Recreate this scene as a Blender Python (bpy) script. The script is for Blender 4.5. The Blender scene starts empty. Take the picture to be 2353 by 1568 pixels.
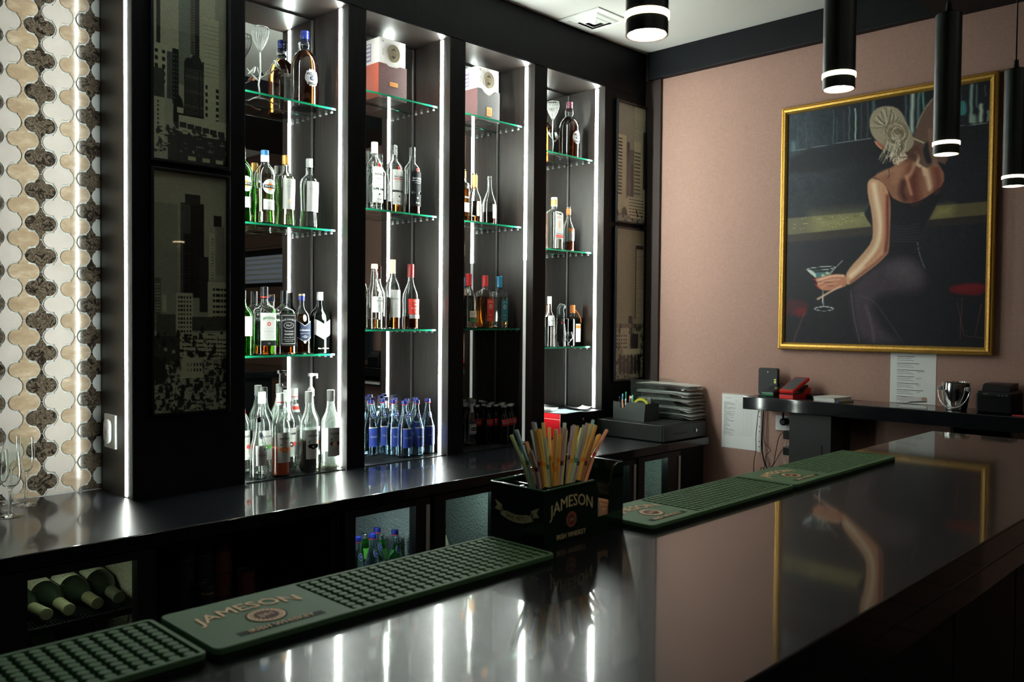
import bpy, bmesh, math, random
import numpy as np
from mathutils import Vector, Matrix
random.seed(7); RNG = np.random.RandomState(5)
C = bpy.context.scene.collection
SC = bpy.context.scene
# ---------------------------------------------------------------- camera, world, exposure
CAM = (0.0, -2.86, 1.5086)
_yaw, _pitch, _roll = 0.79641, -0.025547, 0.0086354
_f = Vector((math.sin(_yaw)*math.cos(_pitch), math.cos(_yaw)*math.cos(_pitch), math.sin(_pitch)))
_r = Vector((math.cos(_yaw), -math.sin(_yaw), 0)); _u = _r.cross(_f)
_r2 = _r*math.cos(_roll)+_u*math.sin(_roll); _u2 = -_r*math.sin(_roll)+_u*math.cos(_roll)
cd = bpy.data.cameras.new('camera'); cam = bpy.data.objects.new('camera', cd); C.objects.link(cam)
cam.matrix_world = Matrix(((_r2.x,_u2.x,-_f.x,CAM[0]),(_r2.y,_u2.y,-_f.y,CAM[1]),(_r2.z,_u2.z,-_f.z,CAM[2]),(0,0,0,1)))
cd.sensor_width = 36.0; cd.lens = 1968.0/2353.0*36.0; cd.clip_start = .02
cd.dof.use_dof = True; cd.dof.focus_distance = 3.2; cd.dof.aperture_fstop = 9.0
SC.camera = cam
SC.view_settings.view_transform = 'Standard'; SC.view_settings.look = 'None'
SC.view_settings.exposure = 1.0; SC.view_settings.gamma = 1.0; SC.view_settings.use_curve_mapping = False
w = bpy.data.worlds.new('world'); SC.world = w; w.use_nodes = True
w.node_tree.nodes['Background'].inputs[0].default_value = (.25,.45,.8,1)
w.node_tree.nodes['Background'].inputs[1].default_value = 0.004
cy = SC.cycles
cy.use_denoising = True; cy.max_bounces = 24; cy.transmission_bounces = 22; cy.glossy_bounces = 10
cy.diffuse_bounces = 4; cy.transparent_max_bounces = 24; cy.caustics_refractive = False; cy.caustics_reflective = False
cy.sample_clamp_indirect = 8.0; cy.blur_glossy = .3
LED_HI, LED_MID, LED_OFF = 84.0, 26.0, 0.45

# ---------------------------------------------------------------- materials
_M = {}
def lin(c):
    return tuple(((x/12.92) if x <= .04045 else ((x+.055)/1.055)**2.4) for x in c)
def s8(r, g, b): return lin((r/255., g/255., b/255.))
def mat(key, color=(.5,.5,.5), rough=.5, metal=0., trans=0., ior=1.45, emit=None, es=0., alpha=1., coat=0., spec=.5):
    if key in _M: return _M[key]
    m = bpy.data.materials.new(key); m.use_nodes = True; _M[key] = m
    b = m.node_tree.nodes['Principled BSDF']
    b.inputs['Base Color'].default_value = (*color[:3], 1); b.inputs['Roughness'].default_value = rough
    b.inputs['Metallic'].default_value = metal; b.inputs['IOR'].default_value = ior
    b.inputs['Transmission Weight'].default_value = trans; b.inputs['Alpha'].default_value = alpha
    b.inputs['Coat Weight'].default_value = coat; b.inputs['Specular IOR Level'].default_value = spec
    if emit: b.inputs['Emission Color'].default_value = (*emit[:3], 1); b.inputs['Emission Strength'].default_value = es
    return m
def nodes(m): return m.node_tree.nodes, m.node_tree.links, m.node_tree.nodes['Principled BSDF']
def noise_tex(m, scale, detail=3, rough=.5, mapping=(1,1,1), coord='Object'):
    n, l, b = nodes(m)
    tc = n.new('ShaderNodeTexCoord'); mp = n.new('ShaderNodeMapping'); mp.inputs['Scale'].default_value = mapping
    t = n.new('ShaderNodeTexNoise'); t.inputs['Scale'].default_value = scale; t.inputs['Detail'].default_value = detail; t.inputs['Roughness'].default_value = rough
    l.new(tc.outputs[coord], mp.inputs[0]); l.new(mp.outputs[0], t.inputs['Vector']); return t
def ramp(m, src, stops, interp='LINEAR'):
    n, l, b = nodes(m); r = n.new('ShaderNodeValToRGB'); r.color_ramp.interpolation = interp
    while len(r.color_ramp.elements) < len(stops): r.color_ramp.elements.new(.5)
    for e, (p, c) in zip(r.color_ramp.elements, stops): e.position = p; e.color = (*c, 1)
    l.new(src, r.inputs[0]); return r
def bump(m, src, strength, dist):
    n, l, b = nodes(m); bp = n.new('ShaderNodeBump'); bp.inputs['Strength'].default_value = strength; bp.inputs['Distance'].default_value = dist
    l.new(src, bp.inputs['Height']); l.new(bp.outputs[0], b.inputs['Normal']); return bp
def col_from(m, src):
    n, l, b = nodes(m); l.new(src, b.inputs['Base Color'])

def wood(key, c0, c1, rough, mapping, sc=8):
    m = mat(key, rough=rough); t = noise_tex(m, sc, 5, .6, mapping); r = ramp(m, t.outputs[0], [(.35, c0), (.65, c1)])
    col_from(m, r.outputs[0]); bump(m, t.outputs[0], .25, .002); return m
WENGE = wood('wenge_veneer', (.006,.0040,.0034), (.032,.0225,.0185), .42, (26,26,.8), 6)
WENGE_H = wood('wenge_veneer_top', (.006,.004,.0036), (.024,.0175,.0145), .33, (.8,26,26), 6)
BLACKW = wood('black_stained_wood', (.0018,.0024,.0040), (.0050,.0062,.0085), .5, (30,30,1.2), 6); BLACKW.node_tree.nodes['Principled BSDF'].inputs['Specular IOR Level'].default_value = .22
BLACKH = wood('black_crown_wood', (.002,.0026,.004), (.006,.007,.010), .55, (40,1.5,40), 6); BLACKH.node_tree.nodes['Principled BSDF'].inputs['Specular IOR Level'].default_value = .25
def stone(key, rough, waves, speck=1.0, coat=.62):
    m = mat(key, (.004,.005,.007), rough*3.4, ior=1.45, coat=coat, spec=.09); n, l, b = nodes(m)
    t = noise_tex(m, 420, 1, .5); r = ramp(m, t.outputs[0], [(.68, (.005,.006,.008)), (.76, (.03*speck,.03*speck,.028*speck))]); col_from(m, r.outputs[0])
    t2 = noise_tex(m, 3.2, 2, .5); bump(m, t2.outputs[0], 1.0, waves)
    b.inputs['Coat Roughness'].default_value = rough*.6; b.inputs['Coat IOR'].default_value = 1.55; return m
STONE_BAR = stone('polished_black_granite', .075, .0006); STONE_WT = stone('black_granite_worktop', .10, .0003, .6, .8)
PINK = mat('pink_linen_wallpaper', rough=.85)
_t = noise_tex(PINK, 150, 2, .6, (1,.35,4)); _t2 = noise_tex(PINK, 150, 2, .6, (1,4,.35))
_n, _l, _b = nodes(PINK); _a = _n.new('ShaderNodeMath'); _a.operation = 'ADD'; _l.new(_t.outputs[0], _a.inputs[0]); _l.new(_t2.outputs[0], _a.inputs[1])
_h = _n.new('ShaderNodeMath'); _h.operation = 'MULTIPLY'; _h.inputs[1].default_value = .5; _l.new(_a.outputs[0], _h.inputs[0])
col_from(PINK, ramp(PINK, _h.outputs[0], [(.36, (.345,.200,.160)), (.64, (.43,.262,.215))]).outputs[0]); bump(PINK, _h.outputs[0], .3, .001)
CEIL = mat('white_ceiling_paint', (.72,.72,.68), .9)
GLASS = mat('clear_glass', (.97,1,.98), 0, trans=1, ior=1.46)
def thin_glass(key, tint, refl, milky=0., rough=.02):
    m = mat(key); n, l, b = nodes(m); out = [x for x in n if x.type == 'OUTPUT_MATERIAL'][0]
    tr = n.new('ShaderNodeBsdfTransparent'); tr.inputs[0].default_value = (*tint, 1); gl = n.new('ShaderNodeBsdfGlossy'); gl.inputs['Roughness'].default_value = rough
    lw = n.new('ShaderNodeLayerWeight'); lw.inputs[0].default_value = .5; pw = n.new('ShaderNodeMath'); pw.operation = 'POWER'; pw.inputs[1].default_value = 5 if not milky else 2.6
    ma = n.new('ShaderNodeMath'); ma.operation = 'MULTIPLY_ADD'; ma.inputs[1].default_value = .9; ma.inputs[2].default_value = refl; mx = n.new('ShaderNodeMixShader')
    l.new(lw.outputs['Facing'], pw.inputs[0]); l.new(pw.outputs[0], ma.inputs[0]); l.new(ma.outputs[0], mx.inputs[0]); src = tr.outputs[0]
    if milky:
        tl = n.new('ShaderNodeBsdfTranslucent'); tl.inputs[0].default_value = (.9,1,.92,1); df = n.new('ShaderNodeBsdfDiffuse'); df.inputs[0].default_value = (.9,1,.92,1); m2 = n.new('ShaderNodeMixShader'); m2.inputs[0].default_value = .5; l.new(tl.outputs[0], m2.inputs[1]); l.new(df.outputs[0], m2.inputs[2])
        m3 = n.new('ShaderNodeMixShader'); m3.inputs[0].default_value = milky; l.new(tr.outputs[0], m3.inputs[1]); l.new(m2.outputs[0], m3.inputs[2]); src = m3.outputs[0]
    l.new(src, mx.inputs[1]); l.new(gl.outputs[0], mx.inputs[2]); l.new(mx.outputs[0], out.inputs[0]); return m
PANE = thin_glass('picture_glass', (.98,.98,.98), .035)
SYRG = thin_glass('syrup_bottle_glass', (.96,.98,.97), .05, .022, .04)
GLASS_G = mat('green_bottle_glass', (.18,.78,.14), 0, trans=1, ior=1.46)
GLASS_B = mat('dark_bottle_glass', (.0012,.0018,.0014), .04)
GLASS_BLUE = mat('bluish_bottle_glass', (.82,.93,1), 0, trans=1, ior=1.46)
SHELF_EDGE = mat('glass_shelf_edge', (.012,.26,.13), .15, trans=.35, ior=1.4, coat=.4)
MIRROR = mat('mirror_silver', (.90,.92,.90), .0, metal=1)
CHROME = mat('chrome', (.75,.75,.74), .12, metal=1)
STEEL = mat('brushed_steel', (.55,.56,.56), .28, metal=1)
BLACKP = mat('black_plastic', (.0035,.0042,.005), .35, spec=.35); BLACKM = mat('matt_black_paint', (.0035,.0045,.006), .6, spec=.25)
WHITEP = mat('white_plastic', (.78,.79,.78), .35); PAPER = mat('white_paper', (.80,.82,.80), .8)
INK = mat('ink', (.006,.006,.007), .7, spec=.15); GOLD = mat('gold_leaf', (.62,.36,.07), .38, metal=.85)
LEDR = mat('led_diffuser_recess', (.9,.9,.9), .5, emit=(.93,1,.92), es=40)
LEDM = mat('led_diffuser_bright', (.9,.9,.9), .5, emit=(.91,1,.92), es=LED_HI)
LEDL = mat('led_diffuser_soft', (.9,.9,.9), .5, emit=(.91,1,.92), es=LED_HI*.38)
LEDMID = mat('led_diffuser_medium', (.9,.9,.9), .5, emit=(.91,1,.93), es=LED_MID)
LEDOFF = mat('led_diffuser_off_glow', (.75,.75,.72), .5, emit=(.9,.95,.9), es=.12)  # faint emission put on the unlit diffuser

# ---------------------------------------------------------------- objects
def tag(o, label=None, cat=None, group=None, kind=None):
    if label: o['label'] = label
    if cat: o['category'] = cat
    if group: o['group'] = group
    if kind: o['kind'] = kind
    return o
def thing(name, label, cat, loc=(0,0,0), rz=0, group=None):
    o = bpy.data.objects.new(name, None); C.objects.link(o); o.empty_display_size = .05
    o.location = loc; o.rotation_euler = (0,0,rz); return tag(o, label, cat, group)
_TX = {}
def text_data(s, bold=0., res=2):
    bold = 0.; k = (s, bold)
    if k in _TX: return _TX[k]
    cu = bpy.data.curves.new('t', 'FONT'); cu.body = s; cu.size = 1; cu.align_x = 'CENTER'; cu.align_y = 'CENTER'; cu.resolution_u = res; cu.offset = bold; cu.fill_mode = 'FRONT'
    ob = bpy.data.objects.new('t', cu); C.objects.link(ob); dg = bpy.context.evaluated_depsgraph_get()
    me = ob.evaluated_get(dg).to_mesh(); V = np.array([v.co[:2] for v in me.vertices]) if len(me.vertices) else np.zeros((0,2)); F = [list(p.vertices) for p in me.polygons]
    ob.evaluated_get(dg).to_mesh_clear(); bpy.data.objects.remove(ob); bpy.data.curves.remove(cu)
    _TX[k] = (V, F); return _TX[k]
def crease(prof, ends=True, ang=.45):
    # holds the shading at sharp corners of a turned profile with tight extra rings
    out = []; n = len(prof)
    def mixp(a, b, t): return tuple(a[k]+(b[k]-a[k])*t for k in range(len(a)))
    for i, p in enumerate(prof):
        pre = nxt = False
        if 0 < i < n-1:
            a = math.atan2(p[1]-prof[i-1][1], p[0]-prof[i-1][0]); b = math.atan2(prof[i+1][1]-p[1], prof[i+1][0]-p[0]); d = abs((b-a+math.pi) % (2*math.pi)-math.pi); pre = nxt = d > ang
        elif ends: pre, nxt = i == n-1, i == 0
        if pre: L = math.hypot(p[0]-prof[i-1][0], p[1]-prof[i-1][1]); out.append(mixp(p, prof[i-1], min(.25, .0004/max(L, 1e-6))))
        out.append(tuple(p))
        if nxt: L = math.hypot(p[0]-prof[i+1][0], p[1]-prof[i+1][1]); out.append(mixp(p, prof[i+1], min(.25, .0004/max(L, 1e-6))))
    return out
class G:
    """collects shapes into one mesh"""
    def __init__(s): s.v = []; s.f = []; s.m = []; s.sm = []
    def add(s, V, F, m=0, smooth=False):
        o = len(s.v); s.v += [tuple(map(float, p)) for p in V]; s.f += [[i+o for i in f] for f in F]; s.m += [m]*len(F); s.sm += [smooth]*len(F); return s
    def box(s, x0, x1, y0, y1, z0, z1, m=0, bev=0., seg=2):
        if bev <= 0:
            V = [(x0,y0,z0),(x1,y0,z0),(x1,y1,z0),(x0,y1,z0),(x0,y0,z1),(x1,y0,z1),(x1,y1,z1),(x0,y1,z1)]
            return s.add(V, [(0,3,2,1),(4,5,6,7),(0,1,5,4),(1,2,6,5),(2,3,7,6),(3,0,4,7)], m)
        bm = bmesh.new(); bmesh.ops.create_cube(bm, size=1)
        for v in bm.verts: v.co = ((x0+x1)/2+v.co.x*(x1-x0), (y0+y1)/2+v.co.y*(y1-y0), (z0+z1)/2+v.co.z*(z1-z0))
        bmesh.ops.bevel(bm, geom=bm.edges[:], offset=bev, segments=seg, profile=.5, affect='EDGES')
        bm.verts.index_update(); s.add([v.co[:] for v in bm.verts], [[v.index for v in f.verts] for f in bm.faces], m, False); bm.free(); return s
    def rings(s, R, m=0, smooth=True, close=True, cap0=False, cap1=False, flip=False):
        n = len(R[0]); V = [p for r in R for p in r]; F = []
        for i in range(len(R)-1):
            for j in range(n if close else n-1):
                a, b = i*n+j, i*n+(j+1) % n; q = [a, b, b+n, a+n]; F.append(q[::-1] if flip else q)
        nf = len(F)
        if cap0: F.append(list(range(n))[::1 if flip else -1])
        if cap1: F.append([(len(R)-1)*n+j for j in range(n)][::-1 if flip else 1])
        s.add(V, F, m, smooth)
        for k in range(len(F)-nf): s.sm[-1-k] = False
        return s
    def lathe(s, prof, n=28, c=(0,0,0), m=0, asp=1., p=2., smooth=True, flip=False, cap=True):
        R = []; prof = crease(prof)
        for z, r in prof:
            ring = []
            for j in range(n):
                a = 2*math.pi*(j+.5)/n; ca, sa = math.cos(a), math.sin(a); k = r/((abs(ca)**p+abs(sa)**p)**(1/p))
                ring.append((c[0]+k*ca, c[1]+k*sa*asp, c[2]+z))
            R.append(ring)
        return s.rings(R, m, smooth, True, cap, cap, flip)
    def tube(s, pts, r, n=8, m=0, smooth=True, cap=True):
        P = [Vector(p) for p in pts]; R = []; up = Vector((0,0,1)); prev = None
        for i, p in enumerate(P):
            d = (P[min(i+1,len(P)-1)]-P[max(i-1,0)]).normalized()
            a = prev if prev is not None else (up if abs(d.z) < .9 else Vector((1,0,0)))
            x = (a-d*a.dot(d)).normalized(); prev = x; y = d.cross(x); rr = r[i] if isinstance(r, (list, tuple)) else r
            R.append([tuple(p+x*rr*math.cos(2*math.pi*j/n)+y*rr*math.sin(2*math.pi*j/n)) for j in range(n)])
        return s.rings(R, m, smooth, True, cap, cap)
    def prism(s, poly, a, b, f=lambda x, y, z: (x, y, z), m=0, smooth=False):
        n = len(poly); V = [f(x, y, a) for x, y in poly]+[f(x, y, b) for x, y in poly]
        F = [list(range(n))[::-1], list(range(n, 2*n))]+[[i, (i+1) % n, (i+1) % n+n, i+n] for i in range(n)]
        return s.add(V, F, m, smooth)
    def text(s, txt, size, f, m=0, sx=1., arch=0., bold=0., cx=0., cy=0.):
        V, F = text_data(txt, bold)
        if len(V) == 0: return s
        b = min(bold, .03)*size*.55; fs = f if isinstance(f, (list, tuple)) else [f]
        sh = ((-b,0),(b,0),(0,b*.6)) if bold and len(fs) > 1 else ((0,0),)
        for k, (dx, dy) in enumerate(sh):
            out = []; ff = fs[min(k, len(fs)-1)]
            for x, y in V:
                X, Y = x*size*sx+dx, y*size+dy
                out.append(ff(cx+X, cy+Y+(arch*X*X)))
            s.add(out, F, m)
        return s
    def build(s, name, mats, parent=None, label=None, cat=None, group=None, kind=None):
        me = bpy.data.meshes.new(name); me.from_pydata(s.v, [], s.f)
        if not isinstance(mats, (list, tuple)): mats = [mats]
        for m in mats: me.materials.append(m)
        me.polygons.foreach_set('material_index', s.m); me.polygons.foreach_set('use_smooth', s.sm)
        bm = bmesh.new(); bm.from_mesh(me); bmesh.ops.recalc_face_normals(bm, faces=bm.faces[:]) if not getattr(s, 'raw', False) else None
        bm.to_mesh(me); bm.free(); me.update()
        o = bpy.data.objects.new(name, me); C.objects.link(o)
        if parent: o.parent = parent
        return tag(o, label, cat, group, kind)
def copy_thing(root, loc, rz=None, label=None, group=None):
    r = root.copy(); C.objects.link(r); r.location = loc
    if rz is not None: r.rotation_euler = (0,0,rz)
    if label: r['label'] = label
    if group: r['group'] = group
    for ch in list(root.children):
        c = ch.copy(); C.objects.link(c); c.parent = r
        for g in list(ch.children):
            d = g.copy(); C.objects.link(d); d.parent = c
    return r
def arc(cx, cy, r, a0, a1, n): return [(cx+r*math.cos(math.radians(a0+(a1-a0)*i/n)), cy+r*math.sin(math.radians(a0+(a1-a0)*i/n))) for i in range(n+1)]
def rrect(x0, x1, y0, y1, r, n=4):
    return arc(x1-r, y0+r, r, -90, 0, n)+arc(x1-r, y1-r, r, 0, 90, n)+arc(x0+r, y1-r, r, 90, 180, n)+arc(x0+r, y0+r, r, 180, 270, n)
# ================================================================ ROOM
XW = 3.997; CZ = 2.997
G().box(-3, 5, -6.2, .6, -.1, 0).build('floor', mat('dark_floor_tile', (.03,.028,.027), .35), kind='structure')
G().box(-3, 5, -6.2, .6, CZ, CZ+.1).build('ceiling', CEIL, kind='structure')
G().box(-3.1, -3, -6.2, .6, 0, CZ).build('wall_left', mat('dark_grey_wall', (.10,.10,.10), .8), kind='structure')
BRICK = mat('brown_brick', rough=.8); _n, _l, _b = nodes(BRICK); _tc = _n.new('ShaderNodeTexCoord'); _mp = _n.new('ShaderNodeMapping'); _mp.inputs['Rotation'].default_value = (math.pi/2, 0, math.pi/2)
_bt = _n.new('ShaderNodeTexBrick'); _bt.inputs['Scale'].default_value = 4.2; _bt.inputs['Color1'].default_value = (.20,.11,.075,1); _bt.inputs['Color2'].default_value = (.13,.075,.055,1); _bt.inputs['Mortar'].default_value = (.05,.04,.035,1)
_l.new(_tc.outputs['Object'], _mp.inputs[0]); _l.new(_mp.outputs[0], _bt.inputs[0]); _l.new(_bt.outputs[0], _b.inputs['Base Color'])
G().box(-3, 5, -6.3, -6.2, 0, CZ).build('wall_rear', BRICK, kind='structure')
# right wall: pink papered length, then brick with a window further back
G().box(XW, XW+.12, -3.1, .4, 0, CZ).build('wall_right', PINK, kind='structure')
g = G(); g.box(XW, XW+.12, -6.2, -4.2, 0, CZ); g.box(XW, XW+.12, -3.35, -3.1, 0, CZ); g.box(XW, XW+.12, -4.2, -3.35, 0, 1.78); g.box(XW, XW+.12, -4.2, -3.35, 2.12, CZ)
g.build('wall_right_brick', BRICK, kind='structure')
wf = G(); wf.box(XW+.02, XW+.08, -4.2, -4.15, 1.78, 2.12); wf.box(XW+.02, XW+.08, -3.40, -3.35, 1.78, 2.12); wf.box(XW+.02, XW+.08, -4.2, -3.35, 1.78, 1.82); wf.box(XW+.02, XW+.08, -4.2, -3.35, 2.07, 2.12)
wf = wf.build('window_1', BLACKM, kind='structure')
G().box(XW+.045, XW+.055, -4.15, -3.40, 1.82, 2.07).build('window_pane', mat('evening_window_pane', (.5,.55,.6), .1, emit=(.75,.85,1), es=.03), parent=wf)
bl = G()
for k in range(5): bl.box(XW-.015, XW+.03, -4.18, -3.37, 1.845+k*.046, 1.845+k*.046+.013)
bl.build('window_blind', WHITEP, parent=wf)
# crown beam over the pink wall, dark brown corner strip
G().box(XW-.045, XW+.001, -3.1, -.03, 2.845, CZ-.001, bev=.004).build('trim_1', BLACKH, kind='structure')
g = G(); g.box(XW-.018, XW+.001, -.102, -.001, 0, 2.85); g.build('trim_2', mat('brown_corner_strip', (.045,.030,.027), .6), kind='structure')
# tiled back wall of the glass recess
CREAM = mat('cream_marble_tile', rough=.13); t = noise_tex(CREAM, 12, 4, .6); col_from(CREAM, ramp(CREAM, t.outputs[0], [(.3, s8(196,188,180)), (.7, s8(206,199,193))]).outputs[0])
BEIGE = mat('beige_marble_tile', rough=.13); t = noise_tex(BEIGE, 16, 8, .7, (1,1,2.2)); col_from(BEIGE, ramp(BEIGE, t.outputs[0], [(.3, s8(160,136,110)), (.50, s8(176,156,130)), (.62, s8(190,172,148)), (.72, s8(216,202,184))]).outputs[0])
EMP = mat('brown_emperador_marble_tile', rough=.11); t = noise_tex(EMP, 42, 10, .74); t.inputs['Distortion'].default_value = .9; col_from(EMP, ramp(EMP, t.outputs[0], [(.33, (.010,.008,.007)), (.47, (.035,.026,.020)), (.505, (.22,.18,.13)), (.54, (.045,.034,.025)), (.62, (.09,.066,.05)), (.66, (.24,.20,.15)), (.72, (.06,.045,.034))]).outputs[0])
GROUT = mat('tile_grout', (.62,.65,.64), .8)
q = [(.0225+.0245*math.cos(math.radians(a)), .0245*math.sin(math.radians(a))) for a in range(0, 101, 20)]
q += [(.0142,.0245), (.0142,.0302)]+[(.030+.0276*math.cos(math.radians(a)), .0525+.0276*math.sin(math.radians(a))) for a in (228, 212, 196, 182)]
quarter = q; outl = quarter+[(-x, y) for x, y in quarter[::-1]]+[(-x, -y) for x, y in quarter[1:]]+[(x, -y) for x, y in quarter[::-1][0:-1]]
g = G(); g.box(-3, 5, .275, .4, 0, CZ, 0)
cols = [(0.9485+(k-6)*.0533, k % 3) for k in range(-12, 10)]
for i, (cx, kind) in enumerate(cols):
    for j in range(-1, 19):
        cz = .927+j*.1085+(.05425 if (i % 2) else 0)+.02
        pts = [(cx+x, cz+z*1.034) for x, z in outl]
        pts = [(min(x, 1.1495), max(z, .901)) for x, z in pts]
        if max(p[0] for p in pts)-min(p[0] for p in pts) < .004 or max(p[1] for p in pts)-min(p[1] for p in pts) < .004: continue
        c0 = (sum(p[0] for p in pts)/len(pts), sum(p[1] for p in pts)/len(pts)); n = len(pts)
        V = [(x, .2755, z) for x, z in pts]+[(x, .2725, z) for x, z in pts]+[(c0[0]+(x-c0[0])*.97, .2715, c0[1]+(z-c0[1])*.97) for x, z in pts]+[(c0[0], .2715, c0[1])]
        F = [[a, (a+1) % n, (a+1) % n+n, a+n] for a in range(n)]+[[a+n, (a+1) % n+n, (a+1) % n+2*n, a+2*n] for a in range(n)]+[[a+2*n, (a+1) % n+2*n, 3*n] for a in range(n)]
        g.add(V, F, {0: 3, 1: 1, 2: 2}[kind], False)
g.build('wall_back', [GROUT, CREAM, BEIGE, EMP], kind='structure')

# ================================================================ BACK BAR CABINET
BAYS = [(1.541,1.983), (2.070,2.519), (2.611,3.066), (3.157,3.615)]
NT = 2.750; WT = .900; LX = 1.1385
cab = thing('display_cabinet', 'tall black built-in bottle display with four mirrored lit niches', 'cabinet', (2.5, .27, 0))
def cpart(g, name, mats, label=None):
    g.v = [(x-2.5, y-.27, z) for x, y, z in g.v]; return g.build(name, mats, cab, label)
edges = [LX]+[e for b in BAYS for e in b]+[3.978]
for k in range(0, 10, 2):
    x0, x1 = edges[k], edges[k+1]; g = G()
    g.box(x0+.003, x1-.003, 0, .262, WT, NT, 0)            # core
    g.box(x0, x0+.003, .0, .262, WT, NT, 1); g.box(x1-.003, x1, .0, .262, WT, NT, 1 if k < 8 else 0)
    cpart(g, ['side_panel','pillar','pillar','pillar','side_panel'][k//2], [BLACKW, WENGE if k else mat('grey_black_veneer', (.030,.031,.030), .38)])
g = G(); g.box(-3, 3.978, -.003, .262, NT+.002, CZ, 0); g.box(LX, 3.978, .0, .262, NT-.002, NT+.002, 1); g.box(LX, 3.978, .262, .27, WT, CZ, 0)
cpart(g, 'header', [BLACKW, WENGE_H])
for b, (x0, x1) in enumerate(BAYS):
    g = G(); g.box(x0+.001, x1-.012, .246, .252, WT+.004, NT-.01); cpart(g, 'mirror', MIRROR)
    g = G(); g.box(x1-.012, x1-.004, .243, .250, WT+.004, NT-.01); cpart(g, 'mirror_trim', STEEL)
    brk = {0: None, 1: 1.46, 2: 1.80, 3: 1.86}[b]
    for x, d in ((x1, -1), (x0, 1)):
        segs = [(WT+.004, NT-.006, LEDM)] if brk is None else [(WT+.004 if b != 3 else 1.035, brk, {1: LEDMID, 2: LEDOFF, 3: LEDMID}[b]), (brk, NT-.006, LEDM)]
        for z0, z1, m in segs:
            if d == 1 and b < 2 and m is LEDM: m = LEDL
            g = G(); g.box(min(x, x+d*.0010), max(x, x+d*.0010), .045, .064, z0, z1); cpart(g, 'led_strip', m, None if m is not LEDOFF else 'unlit grey lower length of strip, given a faint glow')
g = G(); g.box(LX-.0010, LX, .042, .060, WT+.004, NT-.006); cpart(g, 'led_strip', LEDR)
# glass shelves on clear clips
SH = [[2.349,1.863,1.363],[2.455,1.967,1.460],[2.459,1.965,1.463],[2.368,1.872,1.366]]
ORD = ['leftmost','second','third','rightmost']; POS = ['top','middle','bottom']
clipm = mat('clear_shelf_clip', (.75,.8,.78), .15, trans=.6)
for b, (x0, x1) in enumerate(BAYS):
    for k, z in enumerate(SH[b]):
        t = thing('glass_shelf', f'{POS[k]} glass shelf with green edge in the {ORD[b]} lit niche', 'shelf', ((x0+x1)/2, .16, z), group='glass shelves in the niches')
        hw = (x1-x0)/2-.005; g = G(); g.box(-hw, hw, -.083, .083, -.008, 0)
        g.m = [0, 0, 1, 1, 1, 1]; g.build('pane', [GLASS, SHELF_EDGE], t)
        for sx in (-1, 1):
            for yy in (-.062, -.022, .022, .062):
                c = G(); c.lathe([(-.017,.003),(-.016,.006),(-.010,.006),(-.0085,.004),(-.0082,.004)], 10, (sx*(hw-.006), yy, 0)); c.build('clip', clipm, t)

G().box(-3, XW-.0005, -2.9, -1.56, 2.83, CZ-.001).build('trim_3', BLACKH, kind='structure')
# ================================================================ BOTTLES
def se(a, r, p, asp):
    ca, sa = math.cos(a), math.sin(a); k = r/((abs(ca)**p+abs(sa)**p)**(1/p)); return k*ca, k*sa*asp
def lath(g, prof, n=32, m=0, cap=True, smooth=True):
    g.rings([[(*se(2*math.pi*(j+.5)/n, r, p, asp), z) for j in range(n)] for z, r, p, asp in crease(prof)], m, smooth, True, cap, cap)
def full(S):
    """profile rows (z, r[, p[, asp]]) in fractions -> absolute"""
    out = []
    P, A = S.get('p', 2.), S.get('asp', 1.)
    for row in S['prof']:
        z, r = row[0]*S['h'], row[1]*S['R']; nk = row[1] < .52
        p = row[2] if len(row) > 2 else (2. if nk else P); a = row[3] if len(row) > 3 else (1. if nk else A)
        out.append((z, r, p, a))
    return out
def at(prof, z):
    for a, b in zip(prof, prof[1:]):
        if a[0] <= z <= b[0]:
            t = (z-a[0])/max(1e-9, b[0]-a[0]); return tuple(a[k]+(b[k]-a[k])*t for k in range(4))
    return prof[-1] if z > prof[-1][0] else prof[0]
def surf(prof, x, z, off, back=False):
    _, r, p, asp = at(prof, z); sg = -1 if back else 1
    if p <= 2.6: a = x/r; X, Y = math.sin(a)*(r+off), -math.cos(a)*(r*asp+off)
    else:
        xx = min(abs(x)/r, .999); X = x; Y = -(r*asp*(1-xx**p)**(1/p)+off)
    return (X*sg, Y*sg, z)
def LBL(g, prof, zlo, zhi, hw, m, off=.0006, nx=18, nz=8, cx=0, back=False):
    """label patch; zlo/zhi: numbers or functions of s in [-1,1]"""
    f0 = zlo if callable(zlo) else (lambda s: zlo); f1 = zhi if callable(zhi) else (lambda s: zhi); V = []
    for j in range(nz+1):
        for i in range(nx+1):
            s = -1+2*i/nx; z = f0(s)+(f1(s)-f0(s))*j/nz; V.append(surf(prof, cx+s*hw, z, off, back))
    F = [[j*(nx+1)+i, j*(nx+1)+i+1, (j+1)*(nx+1)+i+1, (j+1)*(nx+1)+i] for j in range(nz) for i in range(nx)]
    g.add(V, F, m, True)
def disc(zc, R): return (lambda s: zc-R*math.sqrt(max(0, 1-s*s))), (lambda s: zc+R*math.sqrt(max(0, 1-s*s)))
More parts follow.
